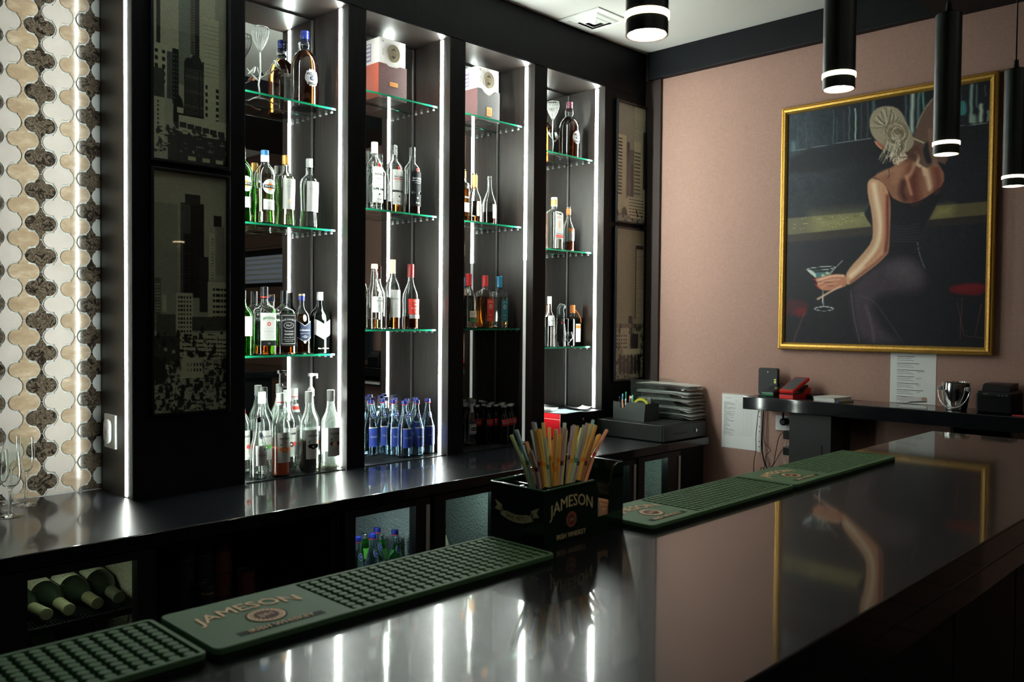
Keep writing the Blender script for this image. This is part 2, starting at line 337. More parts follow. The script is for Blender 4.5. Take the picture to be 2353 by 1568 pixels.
COL = {'w': mat('white_label_paper', (.50,.50,.48), .75), 'k': INK, 'r': mat('red_print', (.62,.03,.02), .6), 'o': mat('orange_print', (.9,.22,.03), .6), 'g': mat('green_print', (.05,.28,.08), .6),
 'b': mat('blue_print', (.02,.05,.30), .6), 'n': mat('navy_print', (.004,.012,.040), .6, spec=.2), 'c': mat('cream_paper', (.78,.68,.50), .8), 'y': mat('gold_print', (.55,.36,.10), .45, metal=.5),
 'e': mat('grey_print', (.30,.31,.32), .7), 's': mat('silver_foil', (.62,.62,.62), .35, metal=.7), 't': mat('teal_print', (.02,.16,.20), .6), 'm': mat('maroon_print', (.10,.012,.02), .6),
 'p': mat('pale_grey_label', (.45,.44,.44), .7), 'x': mat('cola_red_label', (.35,.012,.012), .5), 'l': mat('lime_label', (.12,.55,.05), .55)}
CAPC = {'blue': mat('blue_cap', (.008,.018,.20), .35, coat=.3), 'sky': mat('sky_blue_cap', (.02,.12,.30), .4), 'white': mat('white_cap', (.55,.57,.55), .45), 'gold': mat('amber_gold_cap', (.65,.33,.08), .35, metal=.5),
 'black': BLACKP, 'red': mat('red_cap', (.27,.012,.014), .35), 'orange': mat('orange_cap', (.80,.22,.05), .4), 'wine': mat('wine_red_cap', (.10,.012,.04), .3, coat=.4), 'cream': mat('cream_cap', (.66,.58,.38), .45),
 'silver': STEEL, 'clear': GLASS, 'green': mat('green_cap', (.03,.30,.10), .4), 'teal': mat('teal_cap', (.008,.11,.19), .35), 'glassw': mat('frosted_stopper', (.85,.9,.88), .3, trans=.5), 'olive': mat('olive_foil_cap', (.20,.22,.12), .4, metal=.4)}
LIQ = {'amber': mat('amber_spirit', (.62,.19,.02), 0, trans=1, ior=1.34), 'dark': mat('dark_amber_spirit', (.30,.055,.008), 0, trans=1, ior=1.34), 'pale': mat('pale_gold_spirit', (.97,.93,.62), 0, trans=1, ior=1.34),
 'clearl': mat('clear_spirit', (.97,1,.99), 0, trans=1, ior=1.33), 'orange': mat('orange_syrup', (.90,.085,.006), .3), 'black': mat('dark_syrup', (.006,.007,.009), .08), 'cola': mat('dark_cola', (.008,.004,.003), .05),
 'plum': mat('plum_brown_spirit', (.16,.06,.05), 0, trans=.9, ior=1.34), 'lime': mat('green_drink', (.10,.55,.08), 0, trans=.9, ior=1.33)}
def ZT(S, z): return z*S['h']
def bottle(S, name, label, cat='bottle', group=None, loc=(0,0,0), rz=0):
    t = thing(name, label, cat, loc, rz, group); P = full(S); n = S.get('n', 32)
    g = G(); gm = S.get('glass', GLASS); th = .0022
    if gm is GLASS_B: lath(g, P, n)
    else:
        inner = [(z, max(r-th, .002), p, a) for z, r, p, a in P if z > .006]
        inner[0] = (.006, inner[0][1]*.96, inner[0][2], inner[0][3])
        if S.get('solid'): inner = [q for q in inner]
        g.rings([[(*se(2*math.pi*(j+.5)/n, r, p, a), z) for j in range(n)] for z, r, p, a in crease(P+inner[::-1])], 0, True, True, True, True)
        if S.get('liq'):
            lq, lv = S['liq']; zl = lv*S['h']; rows = [(z, r-.0006, p, a) for z, r, p, a in inner if z < zl]; rows[0] = (.0068, rows[0][1], rows[0][2], rows[0][3])
            e = at(inner, zl); rows.append((zl, e[1]-.0006, e[2], e[3]))
            lg = G(); lath(lg, rows, n); lg.build('liquid', LIQ[lq], t)
    g.build('glass_body', gm, t)
    if S.get('cap'):
        z0, z1, rf, c = S['cap'][:4]; r = rf*S['R']; h = S['h']; cg = G(); nn = S.get('ribs', 0)
        if S.get('mushroom'): cg.lathe([(z0*h, r), (z0*h+(z1-z0)*h*.55, r), (z0*h+(z1-z0)*h*.6, r*1.12), (z1*h-.001, r*1.12), (z1*h, r*1.05)], 24)
        elif nn:
            rows = [(z0*h, r)]
            for k in range(nn): a = z0*h+(z1-z0)*h*(k+.1)/nn; b = z0*h+(z1-z0)*h*(k+.9)/nn; rows += [(a, r*.94), (a+.001, r*1.03), (b-.001, r*1.03), (b, r*.94)]
            cg.lathe(rows+[(z1*h, r*.9)], 24)
        else: cg.lathe([(z0*h, r), (z0*h+.001, r*1.03), (z0*h+.004, r*1.03), (z0*h+.005, r), (z1*h-.002, r), (z1*h, r*.93)], 24)
        cg.build('cap', CAPC[c], t)
        if S.get('band'):
            b0, b1, c2 = S['band']; bg = G(); bg.lathe([(b0*h, r*1.04), (b1*h, r*1.04)], 24); bg.build('neck_band', CAPC.get(c2) or COL[c2], t)
    for i, L in enumerate(S.get('labels', [])):
        lg = G(); mats = []; 
        def mi(c):
            m = COL[c]
            if m not in mats: mats.append(m)
            return mats.index(m)
        back = L.get('back', False)
        for j, sh in enumerate(L['shapes']):
            kind, c = sh[0], sh[1]; o = .0005+.0003*j
            if kind == 'rect': LBL(lg, P, sh[2]*S['h'], sh[3]*S['h'], sh[4], mi(c), o, back=back, cx=sh[5] if len(sh) > 5 else 0)
            elif kind == 'disc': a, b = disc(sh[2]*S['h'], sh[3]); LBL(lg, P, a, b, sh[3], mi(c), o, back=back, cx=sh[4] if len(sh) > 4 else 0)
            elif kind == 'oval': a, b = disc(sh[2]*S['h'], sh[4]); LBL(lg, P, a, b, sh[3], mi(c), o, back=back, cx=sh[5] if len(sh) > 5 else 0)
            elif kind == 'chev':   # z0 z1 hw dip
                z0, z1, hw, dp = sh[2]*S['h'], sh[3]*S['h'], sh[4], sh[5]
                LBL(lg, P, lambda s: z0+dp*abs(s), lambda s: z1-dp*(1-abs(s)), hw, mi(c), o, back=back)
            elif kind == 'crest':  # jagged badge
                zc, R = sh[2]*S['h'], sh[3]
                LBL(lg, P, lambda s: zc-R*1.12*math.sqrt(max(0, 1-s*s))-.003*math.cos(s*19), lambda s: zc+R*1.12*math.sqrt(max(0, 1-s*s))+.003*math.cos(s*17), R, mi(c), o, nx=40, back=back)
            elif kind == 't':      # text: colour, string, z, size, [arch, sx, cx, bold]
                _, c, st, z, sz = sh[:5]; ex = sh[5] if len(sh) > 5 else {}
                lg.text(st, sz, [(lambda x, y, zz=z*S['h'], oo=o+.0002+q_*.00012: surf(P, x, zz+y, oo, back)) for q_ in range(3)], mi(c), ex.get('sx', 1), ex.get('arch', 0), ex.get('bold', 0), ex.get('cx', 0))
        lg.build(L.get('name', 'label'), mats, t)
    return t
def lab(*shapes, **k): return dict(shapes=list(shapes), **k)
ROUND = [(0,.86),(.008,.97),(.02,1),(.58,1),(.63,.97),(.68,.86),(.72,.66),(.76,.44),(.80,.35),(.90,.33),(.985,.33),(1,.31)]
def sp(h, R, prof=ROUND, **k): return dict(h=h, R=R, prof=prof, **k)
g18 = dict(arch=-9)
# --- big square-shouldered blended whiskies with crest badge
CHIV = lambda capc: sp(.305, .056, [(0,.88),(.01,.98),(.03,1),(.46,1),(.56,.97),(.64,.86),(.70,.62),(.735,.44),(.755,.40),(.80,.44),(.84,.42),(.86,.36),(.90,.27),(.985,.27),(1,.26)], liq=('dark', .73), cap=(.845, 1, .31, capc), ribs=4, band=(.775, .80, 'n') if capc == 'blue' else (.84, .86, 'm'),
  labels=[lab(('crest','s',.36,.030),('oval','k',.405,.024,.006),('t','w','CHIVAS',.405,.011,dict(arch=-8,bold=.02)),('oval','n',.35,.011,.009),('t','w','18' if capc == 'blue' else '12',.35,.012),('oval','k',.285,.022,.005),('t','w','GOLD SIGNATURE' if capc == 'blue' else 'CHIVAS REGAL',.285,.0048)), lab(('rect','s',.16,.52,.022),('t','k','BLENDED',.46,.007),('t','k','SCOTCH',.42,.007),back=True,name='back_label')])
def put(S, name, label, X, Y, Z, group, cat='bottle', rz=0): return bottle(S, name, label, cat, group, (X, Y, Z), rz)
G1T = 'bottles on the top glass shelves'
put(CHIV('blue'), 'whisky_bottle', 'large dark whisky bottle with blue ribbed cap and silver crest, top left shelf', 1.885, .160, 2.349, G1T)
put(CHIV('wine'), 'whisky_bottle', 'large whisky bottle with wine red cap and silver crest in the rightmost niche', 3.508, .155, 2.368, G1T)
# --- vermouth
MART = lambda gm, liq, capc, top: sp(.283, .041, [(0,.84),(.01,.95),(.06,1),(.14,.93),(.30,.90),(.56,1),(.66,1),(.72,.90),(.77,.68),(.81,.42),(.84,.34),(.985,.33),(1,.31)], glass=gm, liq=liq, cap=(.84,1,.37,capc), band=(.84,.93,top),
  labels=[lab(('disc','w',.50,.028),('disc','o',.50,.0125),('rect','k',.478,.522,.0245),('t','w','MARTINI',.50,.0105,dict(bold=.03)),('t','e','1863',.56,.005)),lab(('rect','w',.19,.33,.024),('t','e','VERMOUTH' if gm is GLASS_G else 'BIANCO',.285,.0065),('t','e','1.0L  15%',.215,.0045),name='lower_label')])
G1M = 'bottles on the middle shelf of the leftmost niche'
put(MART(GLASS_G, None, 'red', 'w'), 'vermouth_bottle', 'green vermouth bottle with red cap half hidden by the left frame', 1.592, .125, 1.863, G1M)
put(MART(GLASS, ('pale', .47), 'sky', 'white'), 'vermouth_bottle', 'clear vermouth bottle with blue cap and pale yellow liquid', 1.690, .125, 1.863, G1M)
TOB = lambda liq, capc, hh, sun: sp(hh, .037, [(0,.86),(.01,.98),(.06,1),(.14,.93),(.22,.90),(.58,1),(.66,.99),(.70,.90),(.735,.62),(.76,.44),(.80,.38),(.86,.40),(.90,.34),(1,.33)], liq=liq, cap=(.865,1,.37,capc),
  labels=[lab(('rect','w',.235,.665,.030),('t','e','TOBACCO',.555,.0095),('t','e','PREMIUM GIN',.60,.004),*([('disc','c',.34,.012)] if sun else []),('t','e','A',.32,.016))])
put(TOB(('pale', .70), 'gold', .276, 1), 'gin_bottle', 'white labelled bottle with amber gold cap and pale liquid', 1.780, .125, 1.863, G1M)
put(TOB(('clearl', .24), 'white', .278, 0), 'gin_bottle', 'white labelled clear bottle with white cap, right end of middle shelf', 1.886, .125, 1.863, G1M)
# --- whiskies row
G1B = 'whisky bottles on the bottom shelf of the leftmost niche'
put(sp(.245, .036, glass=GLASS_G, cap=(.86,1,.36,'black'), labels=[lab(('rect','c',.30,.60,.028),('t','g','JAMESON',.53,.0085),('t','e','IRISH WHISKEY',.42,.0045))]), 'whiskey_bottle', 'green whiskey bottle with cream label mostly hidden by the left frame', 1.598, .125, 1.363, G1B)
SQ = [(0,.95),(.01,1),(.60,1),(.66,.97),(.70,.86),(.735,.60,3),(.76,.44),(.79,.37),(.90,.36),(1,.34)]
put(sp(.262, .036, SQ, p=7, asp=.95, liq=('amber', .13), cap=(.82,1,.40,'black'), band=(.84,.855,'r'), labels=[lab(('rect','w',.215,.615,.033),('t','g','JIM BEAM',.545,.0125,dict(arch=-8,bold=.01)),('disc','r',.455,.0075),('disc','w',.455,.0035),('t','e','KENTUCKY STRAIGHT',.385,.0042),('t','e','BOURBON',.345,.0095),('t','e','WHISKEY',.30,.004)),lab(('rect','k',.135,.205,.033),('t','e','225',.17,.008),name='lower_label')]), 'bourbon_bottle', 'square bourbon bottle with white label, red seal and black cap', 1.692, .130, 1.363, G1B)
put(sp(.250, .036, SQ, p=7, asp=.95, liq=('dark', .12), cap=(.80,1,.40,'black'), labels=[lab(('rect','k',.135,.645,.034),('rect','w',.165,.615,.0295),('rect','k',.172,.608,.0285),('t','w','JACK DANIEL\'S',.548,.0095,dict(arch=-7,bold=.02)),('oval','w',.455,.022,.0125),('oval','k',.455,.0205,.011),('t','w','No.7',.455,.0115,dict(bold=.02)),('t','w','Tennessee',.365,.0095,dict(bold=.01)),('t','w','WHISKEY',.315,.0095,dict(bold=.02)),('t','w','1.0 Litre 40% Vol.',.268,.0060),('t','w','DISTILLED AND BOTTLED BY',.235,.0038),('t','w','LYNCHBURG, TENN.',.208,.0038))]), 'whiskey_bottle', 'square whiskey bottle with black label and black cap', 1.775, .128, 1.363, G1B)
BAL = [(0,.93),(.01,1),(.50,1),(.60,.97),(.66,.86),(.70,.68),(.73,.50,2.5,.9),(.77,.37),(.82,.33),(1,.32)]
put(sp(.240, .035, BAL, p=3.2, asp=.72, liq=('amber', .66), cap=(.88,1,.36,'blue'), band=(.965,.99,'y'), labels=[lab(('oval','c',.595,.008,.014)),lab(('chev','w',.19,.555,.0325,.020),('chev','n',.20,.545,.0315,.020),('t','w','Ballantine\'s',.395,.0105,dict(bold=.02)),('t','w','12',.285,.014,dict(bold=.03)),('t','w','BLENDED SCOTCH WHISKY',.340,.0034),('t','w','AGED          YEARS',.285,.0034),('disc','c',.20,.006),name='lower_label')]), 'whisky_bottle', 'amber whisky bottle with navy chevron label', 1.855, .130, 1.363, G1B)
put(sp(.250, .040, BAL, p=3.2, asp=.72, glass=GLASS_B, cap=(.86,1,.33,'white'), labels=[lab(('oval','c',.60,.008,.015)),lab(('chev','w',.23,.56,.037,.020),('t','e','Ballantine\'s',.40,.012),('t','p','FINEST SCOTCH WHISKY',.34,.004),('t','c','Geo. Ballantine',.085,.0085),name='lower_label')]), 'whisky_bottle', 'dark whisky bottle with big white chevron label and white cap', 1.940, .130, 1.363, G1B)
# --- syrups on the worktop, leftmost niche
SYR = [(0,.84),(.008,.97),(.05,1.02),(.11,.96),(.16,.97),(.52,.97),(.58,1.0),(.63,.93),(.68,.74),(.73,.54),(.80,.42),(.87,.35),(.93,.33),(1,.32)]
def fruit(c1, c2, lf='g'): return [('oval',lf,.335,.016,.005,-.008),('disc',c1,.33,.0085,-.014),('disc',c2,.325,.0105,-.003),('disc',c1,.33,.0085,.013),('disc','c',.325,.004,-.003),('disc',lf,.385,.004,-.017)]
def syrup(liq, lv, c1, c2, nm, lf='g', h=.316, cap=True):
    return sp(h, .0375, SYR, glass=SYRG, liq=(liq, lv) if liq else None, cap=(.855,1,.40,'white') if cap else None, band=(.885,.895,'r') if cap and c1 == 'o' else None,
     labels=[lab(('rect','w',.17,.53,.0305),('t','p','Le Sirop de',.495,.006),('t','k','MONIN',.455,.0115,dict(sx=1.15,bold=.02)),*fruit(c1, c2, lf),('t','r' if c1 == 'o' else 'e',nm,.405,.0065),('t','p','Arome naturel',.25,.0045),('t','p','aromatise',.225,.0042)),
             lab(('rect','w',.2,.5,.026),back=True,name='back_label')])
GS = 'syrup bottles on the black mat in the leftmost niche'
Z0 = .9035
put(syrup('orange', .34, 'o', 'o', 'Orange'), 'syrup_bottle', 'syrup bottle with bright orange liquid and orange slices on its label', 1.715, .050, Z0, GS)
put(syrup('black', .40, 'k', 'k', 'Blackcurrant'), 'syrup_bottle', 'syrup bottle with black liquid and dark berries on its label', 1.839, .050, Z0, GS)
put(syrup('pale', .045, 'm', 'c', 'Passion'), 'syrup_bottle', 'nearly empty syrup bottle with passion fruit label, rightmost in front row', 1.9395, .050, Z0, GS)
put(syrup('clearl', .14, 'l', 'g', 'Mojito Mint'), 'syrup_bottle', 'clear syrup bottle with green mint label behind the orange one', 1.693, .150, Z0, GS)
put(syrup('black', .62, 'r', 'm', 'Cherry'), 'syrup_bottle', 'dark syrup bottle with red cherry label in the second row', 1.806, .155, Z0, GS)
for (X, Y, lb, c1) in ((1.898, .128, 'syrup bottle with white pump behind the black liquid one', 'o'),):
    t = put(syrup('pale', .16, c1, 'c', 'Orange', cap=False), 'syrup_bottle', lb, X, Y, Z0, GS)
    pg = G(); pg.lathe([(.288,.0135),(.316,.0135),(.318,.010),(.325,.009)], 20); pg.lathe([(.322,.005),(.372,.005)], 14)
    pg.prism(rrect(-.012,.012,-.008,.008,.006), .368, .380, m=0); pg.box(.004, .030, -.006, .006, .370, .379, bev=.003); pg.box(.024, .031, -.004, .004, .358, .374, bev=.002); pg.build('pump', CAPC['white'], t)
for X, Y, lb in ((1.868,.205,'clear bottle with red banded cap at the back behind the black liquid one'),(1.630,.200,'clear bottle with red and white collar at the back left of the syrups')):
    S = syrup(None, 0, 'r', 'w', 'Strawberry'); S['band'] = (.89,.90,'r'); S['labels'].append(lab(('rect','w',.70,.80,.016),('rect','r',.73,.775,.016),name='neck_label')); put(S, 'syrup_bottle', lb, X, Y, Z0, GS)
# still water bottle with pourer
WAT = [(0,.86),(.01,.98),(.03,1),(.42,1),(.48,.99),(.56,.90),(.66,.70),(.76,.48),(.84,.37),(.90,.34),(.93,.36),(1,.35)]
t = put(sp(.225, .031, WAT, labels=[lab(('rect','p',.23,.56,.024),('t','m','TASSAY',.40,.0125,dict(cx=.002,bold=.01)),('disc','t',.50,.004,.010),('t','e','WATER',.27,.004)),lab(('oval','e',.72,.009,.012,.002),('disc','b',.72,.004,.003),name='neck_label')]), 'water_bottle', 'empty clear water bottle with grey label and metal pourer, front left corner', 1.622, .050, Z0, GS)
pg = G(); pg.lathe([(.212,.009),(.226,.009),(.228,.012),(.231,.012),(.233,.006)], 16, m=0); pg.tube([(0,0,.232),(0,0,.247),(.004,0,.266)], [.0045,.004,.003], 10, 1); pg.build('pourer', [BLACKP, CHROME], t)
g = G(); g.box(1.548, 1.976, .0, .235, .9002, .9035, bev=.0012); 
for i in range(70): g.box(1.554+i*.006, 1.556+i*.006, .004, .232, .9034, .9040)
g.build('bottle_mat', BLACKP, label='black rubber mat under the syrup bottles', cat='mat')
# --- rum shelf (second niche, middle)
G2M = 'rum bottles on the middle shelf of the second niche'
RUM = [(0,.86),(.008,.97),(.02,1),(.63,1),(.68,.96),(.72,.82),(.755,.58),(.79,.42),(.83,.37),(.985,.36),(1,.34)]
def rum(lc, tc, liq, capc, capz, bar): return sp(.298, .0375, RUM, liq=liq, cap=(capz,1,.39,capc),
    labels=[lab(('rect',lc,.33,.63,.031),('t',tc,'BACARDI',.525,.0115,dict(bold=.02)),('rect',bar,.485,.497,.026),('t',tc,'CARTA BLANCA',.46,.0045)),lab(('disc','r',.655,.0085),('disc','k',.655,.0035),name='seal'),lab(('rect',lc,.12,.30,.031),('disc',tc,.24,.004),('t',tc,'RUM',.165,.010),name='lower_label')])
put(rum('w','k',('clearl',.12),'white',.83,'w'), 'rum_bottle', 'clear rum bottle with white label and tall white cap', 2.231, .160, 1.967, G2M)
put(rum('w','k',('amber',.17),'clear',.86,'r'), 'rum_bottle', 'rum bottle with white and red label and amber rest', 2.330, .150, 1.967, G2M)
put(rum('k','w',('plum',.30),'clear',.86,'e'), 'rum_bottle', 'rum bottle with black label, rightmost of the rum shelf', 2.412, .125, 1.967, G2M)
# --- malts (second niche, bottom)
G2B = 'malt whisky bottles on the bottom shelf of the second niche'
MALT = [(0,.88),(.008,.98),(.02,1),(.50,1),(.60,.98),(.66,.85),(.71,.62),(.75,.44),(.79,.37),(.985,.34),(1,.33)]
put(sp(.278, .036, [(0,.9),(.01,.99),(.50,1),(.58,.95),(.64,.74),(.70,.52),(.76,.44),(.82,.46),(.87,.40),(.92,.33),(1,.32)], liq=('pale', .15), cap=(.93,1,.40,'cream'), labels=[lab(('rect','w',.26,.50,.029),('t','k','THE',.475,.006),('t','k','GLENLIVET',.435,.0105),('t','k','12',.355,.012),('t','e','YEARS OF AGE',.31,.0042)),lab(('disc','c',.60,.008),name='seal')]), 'malt_whisky_bottle', 'bulb necked malt bottle with white label and gold rest', 2.200, .115, 1.460, G2B)
put(sp(.303, .0335, MALT, liq=('dark', .46), cap=(.80,1,.37,'cream'), labels=[lab(('rect','w',.17,.565,.030),('t','k','MACALLAN',.435,.0098),('t','e','12',.345,.0125),('t','e','YEARS OLD',.29,.0045),('t','p','HIGHLAND SINGLE MALT',.23,.0040))]), 'malt_whisky_bottle', 'malt whisky bottle with cream cap and tall white label', 2.305, .125, 1.460, G2B)
put(sp(.288, .037, [(0,.86),(.008,.97),(.03,1),(.30,.97),(.46,1),(.55,.92),(.63,.68),(.70,.46),(.76,.36),(.985,.33),(1,.32)], liq=('dark', .20), cap=(.80,1,.38,'red'), labels=[lab(('rect','r',.23,.465,.034),('t','w','GLEN',.43,.0135,dict(bold=.02)),('t','w','MO',.375,.0135,dict(bold=.02)),('t','w','RANGIE',.320,.0125,dict(bold=.02)),('t','w','G',.268,.0125),('rect','s',.165,.225,.030))]), 'malt_whisky_bottle', 'curved malt whisky bottle with red cap and red label', 2.406, .125, 1.460, G2B)
# --- blue sparkling water (second niche, worktop)
BLU = sp(.246, .0315, WAT, glass=GLASS_BLUE, liq=('clearl', .80), cap=(.935,1,.42,'blue'), band=(.925,.937,'r'), labels=[lab(('rect','s',.50,.52,.026),('rect','b',.17,.50,.027),('t','w','TASSAY',.345,.0125,dict(cx=.001))),lab(('oval','e',.72,.0105,.013,.002),('oval','sky' if 0 else 'b',.72,.0085,.010,.002),('disc','s',.72,.003,.002),name='neck_label')])
GW = 'blue capped water bottles in the second niche'
WL = ['blue capped water bottle nearest the worktop edge in the second niche', 'blue capped water bottle right of the nearest one', 'blue capped water bottle beside the right light strip of the second niche', 'blue labelled water bottle left of the nearest one', 'blue labelled water bottle third from the left pillar, behind', 'blue capped water bottle in the back row beside the left pillar', 'blue capped water bottle in the second row behind the nearest one', 'blue capped water bottle at the back near the mirror middle', 'blue capped water bottle at the back near the right strip']
WP = [(2.336,.078),(2.400,.073),(2.474,.086),(2.327,.146),(2.316,.209),(2.250,.205),(2.405,.148),(2.388,.212),(2.470,.168)]
w0 = put(BLU, 'water_bottle', WL[0], WP[0][0], WP[0][1], Z0, GW)
for lb, (X, Y) in zip(WL[1:], WP[1:]): copy_thing(w0, (X, Y, Z0), 0, lb)
g = G(); g.box(2.076, 2.512, .0, .235, .9002, .9035, bev=.0012)
for i in range(72): g.box(2.082+i*.006, 2.084+i*.006, .004, .232, .9034, .9040)
g.build('bottle_mat', BLACKP, label='black rubber mat under the blue capped water bottles', cat='mat')
# --- cognacs (third niche, middle)
G3M = 'cognac bottles on the middle shelf of the third niche'
put(sp(.243, .034, [(0,.95),(.01,1),(.62,1),(.70,.99),(.735,.90),(.76,.55),(.79,.42),(1,.38)], p=3.4, asp=.62, liq=('amber', .64), cap=(.84,.97,.42,'orange'), labels=[lab(('t','w','MARTELL',.46,.0105,dict(bold=.03)),name='lettering'),lab(('rect','w',.18,.36,.030),('t','k','VS',.31,.013),('t','e','COGNAC',.22,.005),name='lower_label')]), 'cognac_bottle', 'square shouldered bottle of bright amber cognac beside the left frame', 2.720, .130, 1.965, G3M)
put(sp(.236, .0365, [(0,.92),(.01,.99),(.30,.97),(.46,1),(.52,.93),(.58,.72),(.65,.48),(.72,.38),(.98,.34),(1,.33)], p=2.4, asp=.8, liq=('dark', .12), cap=(.68,.955,.40,'gold'), labels=[lab(('rect','c',.13,.425,.032),('t','y','Hennessy',.29,.0115),('t','y','COGNAC',.185,.006),('t','y','***',.375,.008)),lab(('oval','k',.53,.011,.008,.006),name='seal')]), 'cognac_bottle', 'wide cognac bottle with gold foil neck and cream label', 2.792, .130, 1.965, G3M)
put(sp(.233, .0395, [(0,.92),(.01,.99),(.36,1),(.42,.97),(.50,.82),(.58,.62),(.66,.42),(.72,.30),(.92,.27),(.95,.33),(.96,.27),(1,.27)], p=2.2, asp=.85, liq=('plum', .25), labels=[lab(('rect','w',.12,.41,.020,.010),('t','p','VSOP',.30,.008,dict(cx=.010)))]), 'cognac_bottle', 'round bellied open bottle with dark rest and white label', 2.893, .130, 1.965, G3M)
# --- tequilas (third niche, bottom)
G3B = 'tequila bottles on the bottom shelf of the third niche'
OLM = [(0,.95),(.012,1),(.035,1),(.045,.975),(.055,1),(.07,1),(.08,.975),(.09,1),(.60,1),(.61,.975),(.62,1),(.64,1),(.65,.97),(.66,.99),(.685,.93),(.715,.66,3),(.735,.38),(.77,.29),(1,.27)]
put(sp(.258, .036, [(0,.9),(.01,1),(.30,1),(.50,.96),(.60,.80),(.68,.55),(.73,.40),(.77,.34),(1,.32)], p=3, liq=('clearl', .60), cap=(.77,1,.42,'red'), labels=[lab(('rect','c',.20,.32,.022),('t','r','SAUZA',.27,.0085),('rect','g',.12,.18,.022))]), 'tequila_bottle', 'clear tequila bottle with red cap beside the left frame of the third niche', 2.750, .120, 1.463, G3B)
for X, lq, cc, lc, nm, lb in ((2.862,'amber','red','r','GOLD','amber tequila bottle with red cap and red label'), (2.958,'clearl','teal','t','SILVER','clear tequila bottle with blue cap and blue label')):
    put(sp(.255, .0450, OLM, p=5, asp=.68, liq=(lq, .60), cap=(.78,1,.34,cc), labels=[lab(('rect',lc,.14,.55,.0235,.010),('t','c','OLMECA',.50,.0085,dict(cx=.010,arch=-8)),('disc','c',.41,.011,.010),('disc',lc,.41,.008,.010),('disc','c',.41,.003,.010),('t','c',nm,.25,.0068,dict(cx=.008)),('t','c','TEQUILA',.18,.0045,dict(cx=.008)))]), 'tequila_bottle', lb, X, .125, 1.463, G3B)
# --- cola and mineral water (third niche, worktop)
t = put(sp(.226, .029, [(0,.9),(.01,1),(.40,1),(.50,.97),(.60,.80),(.72,.58),(.84,.42),(.92,.38),(1,.37)], glass=GLASS_BLUE, liq=('clearl', .8), cap=(.93,1,.42,'olive'), labels=[lab(('rect','e',.24,.46,.024),('rect','p',.27,.43,.0225),('oval','k',.35,.020,.009),('t','w','BORJOMI',.35,.0085)),lab(('rect','p',.70,.86,.010),name='neck_label')]), 'mineral_water_bottle', 'greenish mineral water bottle with white oval label left of the cola bottles', 2.787, .142, Z0, None)
COK = sp(.187, .0265, [(0,.85),(.01,.97),(.04,1),(.14,.96),(.26,.86),(.36,.92),(.48,1.02),(.58,.98),(.66,.80),(.74,.60),(.82,.48),(.92,.44),(1,.42)], glass=GLASS_B, cap=(.945,1.0,.56,'silver'), labels=[lab(('rect','x',.47,.64,.0255),('t','w','Coca-Cola',.555,.0125,dict(sx=.9)))])
GK = 'small cola bottles in the third niche'
c0 = put(COK, 'cola_bottle', 'small cola bottle nearest the worktop edge, in the front row middle', 2.935, .065, Z0, GK)
CP = [(2.886,.120,'front row, first left of the nearest one'),(2.852,.165,'front row, second left of the nearest one'),(2.820,.217,'at the mirror behind the mineral water bottle'),(2.990,.080,'front row, first right of the nearest one'),(3.036,.110,'front row, at the right pillar'),
 (2.938,.121,'directly behind the nearest one'),(2.908,.172,'second row left, between two front bottles'),(2.878,.218,'back row, left'),(2.990,.137,'second row right of the middle'),(2.963,.185,'third row in the middle'),(3.0365,.168,'second row at the right pillar'),(3.008,.217,'back row at the right')]
for X, Y, q_ in CP: copy_thing(c0, (X, Y, Z0), 0, 'small cola bottle, '+q_)
g = G(); g.box(2.617, 3.060, .0, .235, .9002, .9035, bev=.0012); g.build('bottle_mat', BLACKP, label='black rubber mat under the cola bottles', cat='mat')
# --- rightmost niche
put(sp(.272, .038, [(0,.97),(.01,1),(.66,1),(.70,.98),(.73,.84),(.755,.60,3),(.78,.42),(.82,.40),(1,.36)], p=7, asp=1, liq=('clearl', .70), cap=(.83,1,.42,'white'), band=(.84,.96,'orange'), labels=[lab(('rect','w',.20,.66,.030),('t','r','BEEFEATER',.61,.0088,dict(sx=.9)),('oval','o',.46,.004,.018),('disc','o',.52,.0045),('rect','e',.285,.31,.026),('rect','r',.225,.275,.028),('t','w','LONDON DRY GIN',.25,.0055))]), 'gin_bottle', 'square gin bottle with white label, red figure and white cap', 3.352, .120, 1.872, 'bottles on the middle shelf of the rightmost niche')
put(sp(.236, .032, [(0,.86),(.01,.95),(.08,.97),(.40,1),(.50,.96),(.58,.80),(.65,.58),(.70,.42),(.76,.35),(1,.33)], liq=('dark', .21), cap=(.82,.955,.40,'orange'), labels=[lab(('chev','w',.22,.50,.026,.006),('t','e','ARARAT',.36,.0082),('chev','o',.42,.52,.024,.008))]), 'brandy_bottle', 'slim brandy bottle with white label and orange neck foil', 3.473, .125, 1.872, 'bottles on the middle shelf of the rightmost niche')
G4 = 'bottles on the bottom shelf of the rightmost niche'
put(sp(.262, .029, [(0,.9),(.01,1),(.50,1),(.60,.92),(.66,.62),(.70,.42),(1,.36)], liq=('clearl', .4), cap=(.85,1,.40,'white'), labels=[lab(('rect','w',.42,.62,.026),('t','k','CAROLINE',.52,.0095))]), 'liqueur_bottle', 'clear bottle with white label beside the left frame of the rightmost niche', 3.312, .110, 1.366, G4)
t = put(sp(.150, .031, [(0,.88),(.02,.98),(.12,1),(.30,.93),(.50,.97),(.70,.85),(.85,.72),(.97,.76),(1,.74)], liq=('clearl', .16), labels=[lab(('rect','m',.80,.89,.016))]), 'spirits_carafe', 'faceted carafe closed with a dark horn shaped pourer', 3.398, .110, 1.366, G4, 'carafe')
pg = G(); pg.tube([(0,0,.148),(0,0,.175),(-.002,0,.195),(.010,0,.212),(.026,0,.210),(.033,0,.200)], [.022,.022,.020,.018,.014,.009], 16); pg.build('pourer', mat('dark_green_stopper', (.015,.022,.018), .35), t)
